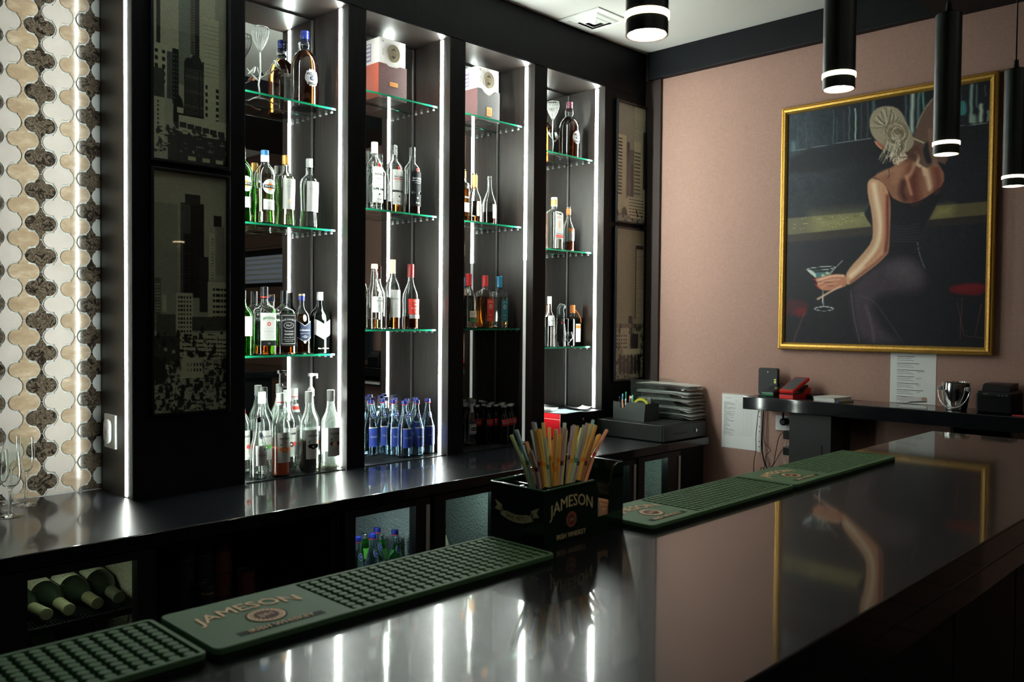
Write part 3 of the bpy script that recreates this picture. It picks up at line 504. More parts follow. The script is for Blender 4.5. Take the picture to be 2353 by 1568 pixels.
t = thing('tasting_glass', 'small stemmed glass of dark liquid in front of the carafe', 'glass', (3.456, .098, 1.366), 0)
g = G(); g.lathe([(0,.018),(.003,.016),(.005,.004),(.022,.0035),(.028,.010),(.042,.021),(.056,.021),(.078,.015),(.078,.0138),(.056,.0195),(.042,.0195),(.030,.009),(.029,.001)], 24); g.build('bowl', GLASS, t)
g = G(); g.lathe([(.0295,.001),(.031,.008),(.042,.0190),(.054,.0190),(.055,.0188)], 24); g.build('wine', LIQ['black'], t)
t = put(sp(.222, .047, [(0,.95),(.01,1),(.60,1),(.66,.96),(.70,.70,3),(.72,.34),(.76,.26),(1,.24)], p=8, asp=.62, glass=GLASS_B, cap=(.80,1,.30,'orange'), labels=[lab(('rect','c',.10,.54,.020,.014),('rect','o',.43,.51,.020,.014),('t','r','COINTREAU',.47,.006,dict(cx=.014)))]), 'orange_liqueur_bottle', 'dark square liqueur bottle with orange cap and hanging tag', 3.556, .160, 1.366, G4)
g = G(); g.tube([(.010,-.012,.195),(.020,-.026,.172),(.030,-.032,.150),(.032,-.033,.125)], .002, 6); g.build('ribbon', COL['o'], t)
# ================================================================ THINGS IN THE NICHES
WHITEB = mat('white_carton', (.52,.49,.47), .55); BRO = mat('bronze_disc', (.20,.165,.11), .4, metal=.8)
def carton(name, label, x0, x1, y0, z0, zs, z1, sleeve, notch):
    t = thing(name, label, 'box', ((x0+x1)/2, y0+.06, z0), group='white topped gift cartons'); hx = (x1-x0)/2; zs -= z0; z1 -= z0
    g = G(); g.box(-hx+.004, hx-.004, -.056, .056, .001, z1, bev=.001); g.box(-hx+.0035, -hx+.0039, .000, .040, zs+.018, z1-.018, 1)
    for k in range(4): g.box(-hx+.0032, -hx+.0035, .006, .034, zs+.028+k*.018, zs+.036+k*.018, 2)
    g.text('le', .016, lambda x, y: (-.052+x, -.0567, z1-.014+y), 3); g.text('single origin', .0065, lambda x, y: (-.052-y, -.0567, z1-.060+x), 3)
    g.build('carton', [WHITEB, mat('lilac_panel', (.22,.17,.26), .6), COL['w'], INK], t)
    g = G(); f = lambda x, z, y: (x, y, z)
    if notch: poly = [(-hx, 0), (hx, 0), (hx, zs+.004), (hx*.62, zs+.004), (hx*.38, zs-.012), (0, zs-.024), (-hx*.38, zs-.012), (-hx*.62, zs+.004), (-hx, zs+.004)]
    else: poly = [(-hx, 0), (hx, 0), (hx, zs+.004), (hx*.5, zs+.004), (hx*.28, zs-.004), (-hx*.28, zs-.004), (-hx*.5, zs+.004), (-hx, zs+.004)]
    g.prism(poly, -.0605, -.0565, lambda x, z, y: (x, y, z), 0)
    g.box(-hx, -hx+.003, -.0565, .0605, 0, zs+.004, 1); g.box(hx-.003, hx, -.0565, .0605, 0, zs+.004, 1); g.box(-hx, hx, .0565, .0605, 0, zs+.004, 0)
    rr = random.Random(3)
    for cx in range(-5, 6):
        for cz in range(int(zs/.013)-1):
            if rr.random() < .7:
                for q in range(4): a = cx*.0125+rr.uniform(-.004,.004); b = .012+cz*.013+rr.uniform(-.004,.004); g.box(a-.003, a+.003, -.0608, -.0605, b, b+.001, 2); 
    g.build('sleeve', [sleeve, mat('sleeve_side_red' if not notch else 'sleeve_side_plum', (.30,.045,.020) if not notch else (.10,.035,.035), .5), mat('sleeve_print', (.16,.09,.08) if not notch else (.10,.09,.09), .6)], t)
    g = G(); cz = zs+(z1-zs)*.48
    g.rings([[(R*math.cos(a*math.pi/18)+.004, y, cz+R*1.12*math.sin(a*math.pi/18)) for a in range(36)] for R, y in ((.034,-.0565),(.034,-.0605),(.031,-.0615),(.030,-.0605))], 0, True, True, False, True)
    g.text('PREMIUM', .0075, lambda x, y: (.004+x, -.0612, cz+y), 1); g.tube([(.004-.010,-.0615,cz+.012),(.004,-.0625,cz+.021),(.004+.010,-.0615,cz+.012)], .0015, 6, 1); g.tube([(.004-.008,-.0615,cz-.010),(.004,-.0625,cz-.020),(.004+.008,-.0615,cz-.012)], .0018, 6, 1)
    g.build('medallion', [BRO, mat('dark_bronze', (.07,.055,.04), .5, metal=.6)], t)
    g = G()
    if notch: g.box(-.014, .020, -.0625, -.0605, .020, .062, bev=.001); [g.box(-.009+k*.0085, -.005+k*.0085, -.0628, -.0625, .027, .055, 1) for k in range(3)]
    else: g.box(-.018, .026, -.0625, -.0605, .050, .068, bev=.001); [g.box(-.014+k*.0065, -.011+k*.0065, -.0628, -.0625, .055, .063, 1) for k in range(6)]
    g.build('plaque', [mat('orange_gold_plaque', (.80,.33,.07), .45), mat('orange_gold_lines', (.45,.15,.04), .5)], t)
carton('gift_carton', 'white carton with bronze disc in a dark red straight sleeve', 2.216, 2.366, .112, 2.455, 2.592, 2.705, mat('dark_red_sleeve', (.075,.018,.018), .5), False)
carton('gift_carton', 'white carton with bronze disc in a charcoal notched sleeve', 2.790, 2.938, .112, 2.459, 2.598, 2.706, mat('charcoal_sleeve', (.045,.042,.042), .5), True)
# wire tulip ornaments with birds
def ornament(label, X, Y, Z, mir):
    t = thing('bird_ornament', label, 'ornament', (X, Y, Z), group='wire tulip ornaments'); s = -1 if mir else 1; M = mat('pewter_wire', (.30,.31,.29), .35, metal=.7)
    g = G(); g.tube([(0,0,.010),(-.006*s,0,.06),(.002*s,0,.11),(0,0,.175),(0,0,.19)], .0035, 8)
    for a in (0, 125, 240):
        c, q = math.cos(math.radians(a)), math.sin(math.radians(a)); g.tube([(0,0,.014),(.030*c,.020*q,.014),(.055*c,.035*q,.004),(.075*c,.045*q,.004)], .003, 6)
    g.build('stem', M, t)
    g = G()
    P = [(0,.004),(.012,.010),(.035,.022),(.060,.031),(.080,.033),(.092,.031)]
    for k in range(22):
        a0 = 2*math.pi*k/22
        for d in (.5, -.5): g.tube([(r*math.cos(a0+d*i/5), r*math.sin(a0+d*i/5), .185+z) for i, (z, r) in enumerate(P)], .0012, 4)
    g.tube([(.031*math.cos(a*math.pi/12), .031*math.sin(a*math.pi/12), .277) for a in range(25)], .0018, 6); g.build('tulip_cup', M, t)
    g = G(); g.tube([(0,0,.085),(.03*s,0,.105),(.055*s,-.002,.125),(.080*s,0,.140)], .002, 6); g.tube([(0,0,.07),(-.03*s,0,.088),(-.055*s,0,.11)], .002, 6)
    for x, z, a in ((.035,.108,.5),(-.03,.086,-.6),(.02,.100,.9)): g.prism([(0,0),(.012,.005),(.028,.002),(.012,-.005)], -.0008, .0008, lambda X2, Z2, y, x=x, z=z, a=a: (s*(x+X2*math.cos(a)-Z2*math.sin(a)), y, z+X2*math.sin(a)+Z2*math.cos(a)))
    g.build('branch', M, t)
    for x, z, d in ((.074, .148, 1), (-.032, .104, -1)):
        g = G(); g.tube([(s*(x+d*.020), 0, z-.014), (s*(x+d*.008), 0, z-.006), (s*x, 0, z), (s*(x-d*.006), 0, z+.010), (s*(x-d*.008), 0, z+.017), (s*(x-d*.017), 0, z+.018)], [.001,.005,.009,.007,.006,.0006], 10); g.build('bird', M, t)
ornament('pewter tulip ornament with birds, left end of top shelf of the leftmost niche', 1.70, .180, 2.349, False)
ornament('pewter tulip ornament with birds mostly hidden by the frame of the rightmost niche', 3.368, .150, 2.368, True)
# red sided black box with papers (rightmost niche)
t = thing('wooden_box', 'black wooden box with a bright red side in the rightmost niche', 'box', (3.437, .105, .9005))
g = G(); g.box(-.172, .172, -.122, .128, 0, .127, 0, bev=.001); g.build('body', BLACKW, t)
g = G(); g.box(-.1745, -.172, -.120, .128, .002, .127, 0); g.box(-.1750, -.1745, -.120, .128, .098, .1005, 1); g.box(-.1750, -.1745, -.1205, -.1175, .002, .127, 1); g.build('red_side', [mat('red_lacquer', (.60,.012,.020), .35), mat('pale_line', (.75,.45,.35), .6)], t, 'bright red side panel')  # paler line across the side and down its front edge
g = G(); g.lathe([(0,.004),(.004,.004),(.006,.008),(.010,.008),(.012,.005)], 14); g.v = [(x-.005, -.122-z, .090+y) for x, y, z in g.v]; g.build('knob', CHROME, t)
for i, (x, y, rz, lb, m, w_, d_) in enumerate(((3.36,.08,.1,'white sheet lying on the black box, lowest of the papers',PAPER,.17,.21),(3.37,.05,-.08,'pale blue sheet lying on the black box',mat('pale_blue_paper', (.55,.75,.78), .8),.15,.14),(3.31,.13,.35,'curled white sheet at the back left of the black box',PAPER,.12,.10),(3.50,.06,-.3,'curled white slip at the right of the black box',mat('pinkish_paper', (.75,.68,.64), .8),.10,.09))):
    t = G(); V = []; F = []
    for a in range(9):
        for b in range(5):
            u, v = a/8-.5, b/4-.5; V.append((u*w_, v*d_, .0012+i*.0016+.012*(i > 1)*(abs(u)*2)**3+.003*(abs(v)*2)**2)); 
    F = [[a*5+b, (a+1)*5+b, (a+1)*5+b+1, a*5+b+1] for a in range(8) for b in range(4)]; t.add(V, F, 0, True)
    o = t.build('paper_sheet', m, None, lb, 'paper', 'papers on the black box'); o.location = (x, y, 1.0278+.0005); o.rotation_euler = (0,0,rz)

# ================================================================ FRAMED CITY PRINTS
class Paint:
    def __init__(s, W, H, bg):
        s.W, s.H = W, H; s.y, s.x = np.mgrid[0:H, 0:W].astype(float); s.x = (s.x+.5)/W; s.y = (s.y+.5)/H; s.im = np.zeros((H, W, 3)); s.im[:] = bg
    def mix(s, a, c): a = np.clip(a, 0, 1)[..., None]; s.im = s.im*(1-a)+np.array(c)*a
    def rect(s, x0, y0, x1, y1, c, a=1., sl=0.):
        yy = s.y+sl*(s.x-x0); m = ((s.x >= x0) & (s.x <= x1) & (yy >= y0) & (yy <= y1)).astype(float)*a; s.mix(m, c)
    def _d(s, pts, closed):
        d = np.full(s.x.shape, 9.); n = len(pts); ins = np.zeros(s.x.shape, bool); A = s.H/s.W*s.asp if hasattr(s, 'asp') else 1.
        for i in range(n if closed else n-1):
            x0, y0 = pts[i]; x1, y1 = pts[(i+1) % n]; dx, dy = x1-x0, (y1-y0)*s.ay; L = dx*dx+dy*dy+1e-12
            t = np.clip(((s.x-x0)*dx+(s.y-y0)*s.ay*dy)/L, 0, 1); d = np.minimum(d, np.hypot(s.x-x0-t*dx, (s.y-y0)*s.ay-t*dy))
            if closed and y0 != y1: ins ^= ((y0 > s.y) != (y1 > s.y)) & (s.x < (x1-x0)*(s.y-y0)/(y1-y0)+x0)
        return d, ins
    ay = 1.25
    def smooth(s, pts, closed, k=2):
        P = np.array(pts, float)
        for _ in range(k):
            Q = np.roll(P, -1, 0) if closed else P[1:]; B = P if closed else P[:-1]
            R = np.empty((len(B)*2, 2)); R[0::2] = B*.75+Q*.25; R[1::2] = B*.25+Q*.75
            P = R if closed else np.vstack([P[:1], R, P[-1:]])
        return [tuple(p) for p in P]
    def poly(s, pts, c, soft=.002, a=1., sm=1):
        d, ins = s._d(s.smooth(pts, True, sm) if sm else pts, True); sd = np.where(ins, d, -d); s.mix(np.clip(sd/soft+.5, 0, 1)*a, c)
    def stroke(s, pts, w, c, a=1., soft=.5):
        d, _ = s._d(s.smooth(pts, False, 2), False); s.mix(np.clip((w-d)/(w*soft+1e-4), 0, 1)*a, c)
    def noise(s, amp, sx, sy):
        h, w_ = max(2, int(s.H/sy)), max(2, int(s.W/sx)); r = RNG.rand(h+1, w_+1); yi = s.y*h*.999; xi = s.x*w_*.999; y0 = yi.astype(int); x0 = xi.astype(int); fy = yi-y0; fx = xi-x0
        n = (r[y0,x0]*(1-fy)*(1-fx)+r[y0+1,x0]*fy*(1-fx)+r[y0,x0+1]*(1-fy)*fx+r[y0+1,x0+1]*fy*fx)-.5; return n*amp
    def mesh(s, name, f, m, parent, gain=1.):
        H, W = s.H, s.W; V = [f((i+.5)/W, (j+.5)/H) for j in range(H) for i in range(W)]
        # stretch border points to the rim
        for j in range(H):
            for i in (0, W-1): V[j*W+i] = f(0. if i == 0 else 1., (j+.5)/H)
        for i in range(W):
            for j in (0, H-1): V[j*W+i] = f((i+.5)/W if 0 < i < W-1 else (0. if i == 0 else 1.), 0. if j == 0 else 1.)
        F = [[j*W+i, (j+1)*W+i, (j+1)*W+i+1, j*W+i+1] for j in range(H-1) for i in range(W-1)]
        me = bpy.data.meshes.new(name); me.from_pydata(V, [], F); me.materials.append(m)
        at_ = me.color_attributes.new('paint', 'FLOAT_COLOR', 'POINT'); im = np.clip(s.im, 0, 1); L = np.where(im <= .04045, im/12.92, ((im+.055)/1.055)**2.4)*gain
        buf = np.ones((H*W, 4), np.float32); buf[:, :3] = L.reshape(-1, 3); at_.data.foreach_set('color', buf.ravel()); me.update()
        o = bpy.data.objects.new(name, me); C.objects.link(o); o.parent = parent; return o
def paintmat(key, rough, bumpy=0):
    m = mat(key, rough=rough); n, l, b = nodes(m); a = n.new('ShaderNodeVertexColor'); a.layer_name = 'paint'; l.new(a.outputs[0], b.inputs['Base Color'])
    if bumpy: t = noise_tex(m, 130, 4, .6); bump(m, t.outputs[0], bumpy, .001)
    return m
PRINT = paintmat('printed_photo', .35)
SKYC = (.60,.62,.53); DK = (.10,.11,.10); LT = (.66,.67,.56); MD = (.36,.37,.32)
def windows(p, x0, y0, x1, y1, nx, ny, c, fx=.55, fy=.5, sl=0., a=1.):
    for i in range(nx):
        for j in range(ny):
            X = x0+(x1-x0)*(i+.5)/nx; Y = y0+(y1-y0)*(j+.5)/ny+sl*(X-x0); wx, wy = (x1-x0)/nx*fx/2, (y1-y0)/ny*fy/2; p.rect(X-wx, Y-wy, X+wx, Y+wy, c, a)
def lines(p, x0, y0, x1, y1, n, c, a=.4, sl=0.):
    for j in range(n): Y = y0+(y1-y0)*(j+.5)/n; p.rect(x0, Y-.0012, x1, Y+.0012, c, a, -sl)
def mess(p, y0, y1, n, dark=.7, seed=1):
    r = random.Random(seed)
    for _ in range(n):
        x = r.random(); y = y0+(y1-y0)*r.random(); w_ = r.uniform(.01,.07); h_ = r.uniform(.002,.014); c = DK if r.random() < dark else (MD if r.random() < .6 else LT); p.rect(x, y, x+w_, y+h_, c, .85)
    for _ in range(n//6):
        x = r.random(); y = y0+(y1-y0)*r.random(); p.poly([(x-.03,y),(x-.02,y-.018),(x,y-.026),(x+.02,y-.016),(x+.03,y),(x,y+.01)], DK, .01, .9, 1)
def city(kind):
    p = Paint(96, 300, SKYC); p.ay = 3.0; p.im += p.noise(.05, 30, 30)[..., None]; p.im *= (1-.12*p.x)[..., None]
    if kind == 0:
        p.rect(.0,.0,.05,.44,LT); p.rect(.05,0,.105,.44,DK); p.rect(.105,0,.34,.52,LT); lines(p,.105,0,.34,.5,46,MD,.5,.10); p.rect(.34,0,.50,.62,(.42,.46,.40)); p.rect(.27,0,.30,.022,DK)
        p.rect(.50,0,.56,.46,MD); windows(p,.50,0,.56,.46,1,34,DK,.8,.4); p.rect(.56,0,.63,.46,DK); p.rect(.63,0,.84,.5,LT); lines(p,.63,0,.84,.5,40,MD,.5,.10)
        p.rect(.0,.44,.19,.64,LT); windows(p,.01,.46,.19,.64,2,5,DK,.5,.5); p.rect(.19,.47,.26,.70,(.28,.31,.30)); p.rect(.26,.45,.34,.72,DK); windows(p,.26,.47,.34,.72,2,12,MD,.4,.3)
        p.poly([(.42,.50),(.45,.48),(.50,.48),(.54,.46),(.62,.46),(.66,.49),(.69,.48),(.69,.77),(.42,.77)],(.13,.14,.13),.004,1,0); windows(p,.43,.53,.69,.76,12,22,(.42,.43,.38),.5,.4)
        p.rect(.69,.26,.90,.82,LT); windows(p,.70,.59,.75,.80,1,6,DK,.7,.6); windows(p,.84,.60,.90,.82,1,7,DK,.7,.6); lines(p,.69,.27,.90,.58,16,MD,.5)
        p.rect(0,.56,.16,.70,(.22,.24,.22)); p.rect(0,.70,.16,.93,LT); windows(p,.06,.71,.09,.88,1,8,DK,.6,.5)
        p.poly([(.27,.72),(.30,.68),(.35,.67),(.40,.70),(.42,.76),(.42,.84),(.27,.84)],DK,.01,1,1); p.rect(.32,.735,.41,.76,LT); p.rect(.34,.77,1,.86,LT); windows(p,.35,.79,.98,.84,6,1,DK,.9,.55,.03)
        p.rect(.2,.86,1,1,DK); mess(p,.84,.96,170,.8,3); windows(p,.43,.965,1.0,.99,3,1,LT,.55,.8)
    elif kind == 1:
        p.poly([(0,.02),(.55,-.02),(1,.1),(1,.3),(0,.13)],(.63,.63,.53),.1,.5); p.rect(0,.13,.32,.6,(.47,.48,.42),.6); p.rect(.36,.12,.50,.52,(.25,.27,.25)); p.rect(.50,.12,.69,.52,DK); p.rect(.43,.085,.64,.125,(.16,.17,.17)); p.rect(.41,.25,.53,.5,(.08,.09,.09)); windows(p,.36,.13,.5,.5,3,30,MD,.5,.3,a=.5)
        p.rect(.82,.165,.94,.21,DK); p.rect(.84,.21,.98,.42,(.50,.51,.45)); [p.rect(.84+k*.02,.21,.845+k*.02,.42,MD,.6) for k in range(7)]; p.rect(.76,.24,.84,.44,LT); windows(p,.79,.26,.83,.44,2,14,DK,.5,.4)
        p.rect(.62,.345,.75,.58,(.14,.15,.15)); p.rect(0,.44,.10,.66,MD); windows(p,0,.46,.1,.66,4,16,LT,.5,.4); p.rect(.12,.51,.18,.58,LT)
        p.rect(.30,.50,.53,.68,LT); windows(p,.32,.51,.52,.67,5,9,DK,.55,.5); p.rect(.74,.45,1,.62,LT); windows(p,.81,.47,1,.615,5,6,DK,.8,.45)
        p.rect(.05,.59,.3,.68,(.30,.31,.27)); p.rect(.52,.60,1,.66,(.24,.25,.23)); p.rect(.35,.67,1,.78,LT); windows(p,.38,.68,1,.77,14,5,DK,.8,.35,.02); p.rect(0,.68,.35,.8,(.20,.21,.19)); mess(p,.66,.78,60,.6,5)
        mess(p,.78,1.,380,.72,8); p.poly([(.37,.79),(.42,.74),(.46,.77),(.56,.77),(.6,.75),(.65,.78),(.68,.86),(.37,.86)],LT,.006,1,0); p.poly([(.44,.75),(.52,.745),(.56,.77),(.5,.775)],DK,.004,1,0); p.poly([(.58,.75),(.7,.745),(.72,.77),(.62,.775)],DK,.004,1,0); windows(p,.44,.79,.66,.84,5,2,DK,.4,.5)
        p.poly([(0,.76),(.12,.78),(.2,.84),(.16,.88),(0,.88)],DK,.02,1,1)
    elif kind == 2:
        p.im[:] = (.47,.50,.45); p.rect(.60,0,1,.8,(.60,.62,.54)); lines(p,.60,.03,1,.75,30,MD,.5); p.rect(.60,.3,.85,.7,LT); windows(p,.60,.38,.85,.76,1,12,MD,.9,.5); p.rect(.93,.2,1,.7,(.2,.2,.2)); p.rect(.0,.27,.33,.8,LT); windows(p,.0,.29,.2,.78,1,17,DK,.95,.5); p.rect(.35,.32,.45,.78,(.2,.21,.2)); p.rect(.45,.38,.60,.78,(.30,.31,.29)); p.rect(.5,.5,.58,.8,DK)
        p.rect(0,.8,.42,.93,LT); p.rect(.40,.78,1,.96,LT); windows(p,.44,.79,.97,.95,5,6,DK,.9,.3); mess(p,.9,1.,60,.6,3); p.poly([(.2,.9),(.3,.87),(.38,.9),(.36,.94),(.2,.95)],DK,.02)
    else:
        p.im[:] = (.50,.51,.42); p.rect(.70,.09,1,.66,(.58,.58,.50)); lines(p,.72,.13,1,.6,26,MD,.5); p.rect(.72,.10,.98,.125,DK); p.rect(.70,.1,.73,.6,(.2,.2,.18)); p.rect(.48,.58,.60,.70,(.2,.2,.2)); p.rect(.0,.63,1,.66,(.40,.40,.35)); mess(p,.65,.8,90,.4,4); p.rect(.22,.66,.5,.8,LT,.8); p.rect(.55,.70,.82,.8,DK); windows(p,.05,.7,.45,.8,5,4,DK,.5,.4); p.rect(.3,.80,.9,.84,LT); mess(p,.84,1,120,.8,9)
        for k in range(6): p.poly([(.15+k*.13,.97),(.17+k*.13,.86),(.21+k*.13,.83),(.26+k*.13,.87),(.28+k*.13,.97)],DK,.03)
    p.im += p.noise(.05, 2, 2)[..., None]
    return p
def cityprint(kind, x0, x1, z0, z1, label):
    t = thing('framed_print', label, 'picture', ((x0+x1)/2, 0, z0)); cx = (x0+x1)/2; hx = (x1-x0)/2; H = z1-z0; g = G(); fw = .010
    for a in ((-hx-fw, -hx, -fw, H+fw), (hx, hx+fw, -fw, H+fw), (-hx, hx, -fw, 0), (-hx, hx, H, H+fw)): g.box(a[0], a[1], -.020, -.0005, a[2], a[3], bev=.0015)
    g.build('frame', mat('gloss_black_frame', (.008,.009,.011), .25), t)
    city(kind).mesh('print', lambda u, v: (-hx+2*hx*u, -.006, H*(1-v)), PRINT, t, 1.9 if kind < 2 else 1.9)
    g = G(); g.box(-hx, hx, -.0115, -.0095, 0, H); g.build('glazing', PANE, t)
cityprint(0, 1.204, 1.464, 2.034, 2.72, 'upper black and white city tower print left of the niches')
cityprint(1, 1.204, 1.464, 1.182, 1.995, 'lower black and white skyline print left of the niches')
cityprint(2, 3.712, 3.975, 2.049, 2.69, 'upper city tower print between the last niche and the pink wall')
cityprint(3, 3.712, 3.975, 1.185, 2.008, 'lower city print with tall tower beside the pink wall')
# socket on the recess side panel
t = thing('wall_socket', 'white double socket on the side panel beside the light strip', 'socket', (LX, .173, 1.112))
g = G(); g.box(-.009, 0, -.047, .047, -.058, .058, bev=.002); g.build('plate', WHITEP, t)
g = G(); g.prism([(x, z) for x, z in rrect(-.024, .024, -.042, .042, .023, 6)], -.020, -.009, lambda y, z, x: (x, y, z), 0, True); g.build('insert', WHITEP, t)
for zc in (-.019, .019):
    g = G(); g.rings([[(x, R*math.cos(a*math.pi/12), zc+R*math.sin(a*math.pi/12)) for a in range(24)] for R, x in ((.019,-.0203),(.0175,-.0205),(.0172,-.014))], 0, True, True, False, True)
    for s in (-1, 1): g.box(-.0165, -.0138, s*.009-.003, s*.009+.003, zc-.003, zc+.003, 1)
    g.build('outlet', [mat('grey_socket_well', (.30,.31,.31), .5), BLACKP], t)
# wine glasses on the worktop, far left
def stem_glass(name, label, X, Y, h, kind):
    t = thing(name, label, 'glass', (X, Y, .9002), group='stemmed glasses at the left end of the worktop'); g = G()
    if kind == 'flute': out = [(0,.031),(.0018,.031),(.004,.012),(.010,.005),(.060,.0036),(.100,.0038),(.108,.008),(.118,.017),(.140,.024),(.165,.0255),(h,.0225)]
    else: out = [(0,.034),(.0018,.034),(.004,.013),(.010,.0055),(.050,.004),(.080,.0042),(.088,.010),(.096,.021),(.112,.029),(.135,.030),(h,.026)]
    k = 6 if kind == 'flute' else 6
    inn = [(z+.0015, max(r-.0011, .0008)) for z, r in out[k:]]; inn[-1] = (h, out[-1][1]-.001); inn = [(inn[0][0]+.001, .0008)]+inn
    g.lathe(out+inn[::-1], 36); g.build('glass', GLASS, t)
stem_glass('champagne_flute', 'tall flute glass, rightmost of the stemmed glasses on the left', .864, .152, .2185, 'flute')
stem_glass('champagne_flute', 'flute glass behind the rightmost one, nearest the tiled wall', .842, .222, .2185, 'flute')
stem_glass('wine_glass', 'wine glass standing nearest the worktop edge on the left', .782, .017, .194, 'wine')
stem_glass('wine_glass', 'wine glass behind the nearest one on the left', .770, .095, .194, 'wine')
stem_glass('champagne_flute', 'flute glass cut by the left edge of the picture', .735, .155, .2185, 'flute')

# ================================================================ WORKTOP AND BASE UNITS
g = G(); g.box(-2.9, 3.93, -.468, .262, .860, .900, 0, bev=.003); g.build('worktop', STONE_WT, None, 'long polished black stone worktop below the niches', 'worktop')
FZ = .858; FB = .02
def carcass(name, label, x0, x1, cat, inner, zb=.12, led=None, split=None):
    """open fronted case"""
    t = thing(name, label, cat, ((x0+x1)/2, -.20, 0), group='units under the worktop'); hw = (x1-x0)/2; g = G(); th = .02
    g.box(-hw, -hw+th, -.22, .25, zb, FZ); g.box(hw-th, hw, -.22, .25, zb, FZ); g.box(-hw+th, hw-th, -.22, .25, FZ-th, FZ); g.box(-hw+th, hw-th, -.22, .25, zb, zb+th); g.box(-hw+th, hw-th, .23, .25, zb+th, FZ-th); g.box(-hw, hw, -.18, .25, 0.001, zb)
    g.build('case', BLACKM, t); 
    if inner:
        g = G(); e = .004; a, b = -hw+th, hw-th
        g.box(a, a+e, -.215, .23, zb+th, FZ-th); g.box(b-e, b, -.215, .23, zb+th, FZ-th); g.box(a+e, b-e, .226, .23, zb+th, FZ-th); g.box(a+e, b-e, -.215, .226, FZ-th-e, FZ-th); g.box(a+e, b-e, -.215, .226, zb+th, zb+th+e); g.build('liner', inner, t)
    return t, hw
LINER = mat('embossed_grey_liner', (.42,.47,.46), .45); tt = noise_tex(LINER, 120, 1, .5); bump(LINER, tt.outputs[0], 1, .008)
LINERG = mat('embossed_greenish_liner', (.47,.47,.36), .45); tt = noise_tex(LINERG, 120, 1, .5); bump(LINERG, tt.outputs[0], 1, .008)
FPANE = thin_glass('fridge_pane', (.86,.93,.90), .04)
def fridge(name, label, x0, x1, liner, lampc, lamps, gx0, gx1, strip=True, lampx=None):
    t, hw = carcass(name, label, x0, x1, 'fridge', liner); cx = (x0+x1)/2
    g = G(); a, b = gx0-cx, gx1-cx; f0, f1 = -.262, -.225
    g.box(-hw+.002, a, f0, f1, .15, FZ-.004, 0); g.box(b, hw-.002, f0, f1, .15, FZ-.004, 0); g.box(a, b, f0, f1, .830, FZ-.004, 0); g.box(a, b, f0, f1, .15, .20, 0)
    d = g.build('door', mat('fridge_door_black', (.006,.0065,.008), .4), t)
    g = G(); g.box(a, b, -.246, -.242, .20, .830); g.build('door_glass', FPANE, d)
    if strip: g = G(); g.box(hw-.022, hw-.004, -.266, -.2625, .19, FZ-.03, bev=.001); g.build('handle', mat('aluminium_handle', (.6,.62,.6), .4, metal=.6), d)
    g = G(); lx = a+.03 if lampx is None else lampx-cx; g.box(lx, lx+.12, -.205, -.19, FZ-.034, FZ-.026); g.build('lamp', mat('fridge_lamp_'+name+str(lampc), (.9,.9,.9), emit=lampc, es=lamps), t)
    return t
fridge('wine_fridge', 'glass door wine fridge under the worktop at far left', .30, 1.015, LINERG, (1,1,.78), 15, .690, .967, False, .72)
fridge('bottle_fridge', 'glass door fridge holding blue capped and green bottles', 1.655, 2.030, LINER, (.85,.95,1), 34, 1.700, 1.962, True, 1.72)
fridge('drinks_fridge', 'nearly empty glass door fridge left of the green caddy', 2.050, 2.440, LINER, (.80,1,.95), 16, 2.105, 2.360, True, 2.2)
fridge('drinks_fridge', 'glass door fridge behind the green caddy', 2.930, 3.300, LINER, (.75,1,.85), 12, 2.985, 3.245)
fridge('drinks_fridge', 'empty glass door fridge, nearest the pink wall', 3.315, 3.675, LINER, (.75,1,.85), 12, 3.368, 3.562)
t, hw = carcass('open_shelf_unit', 'dark open unit stacked with tins beside the wine fridge', 1.020, 1.650, 'cabinet', None); g = G(); g.box(-hw+.02, hw-.02, -.20, .23, .40, .42); g.build('shelf_board', BLACKM, t)
for nm, x0, x1, lb in (('base_cabinet', 2.455, 2.915, 'plain black base unit hidden behind the green caddy'), ('base_cabinet', 3.690, 3.925, 'plain black base unit beside the pink wall')):
    t, hw = carcass(nm, lb, x0, x1, 'cabinet', None); g = G(); g.box(-hw+.002, hw-.002, -.240, -.222, .13, FZ-.004, bev=.001); g.build('door', BLACKM, t)
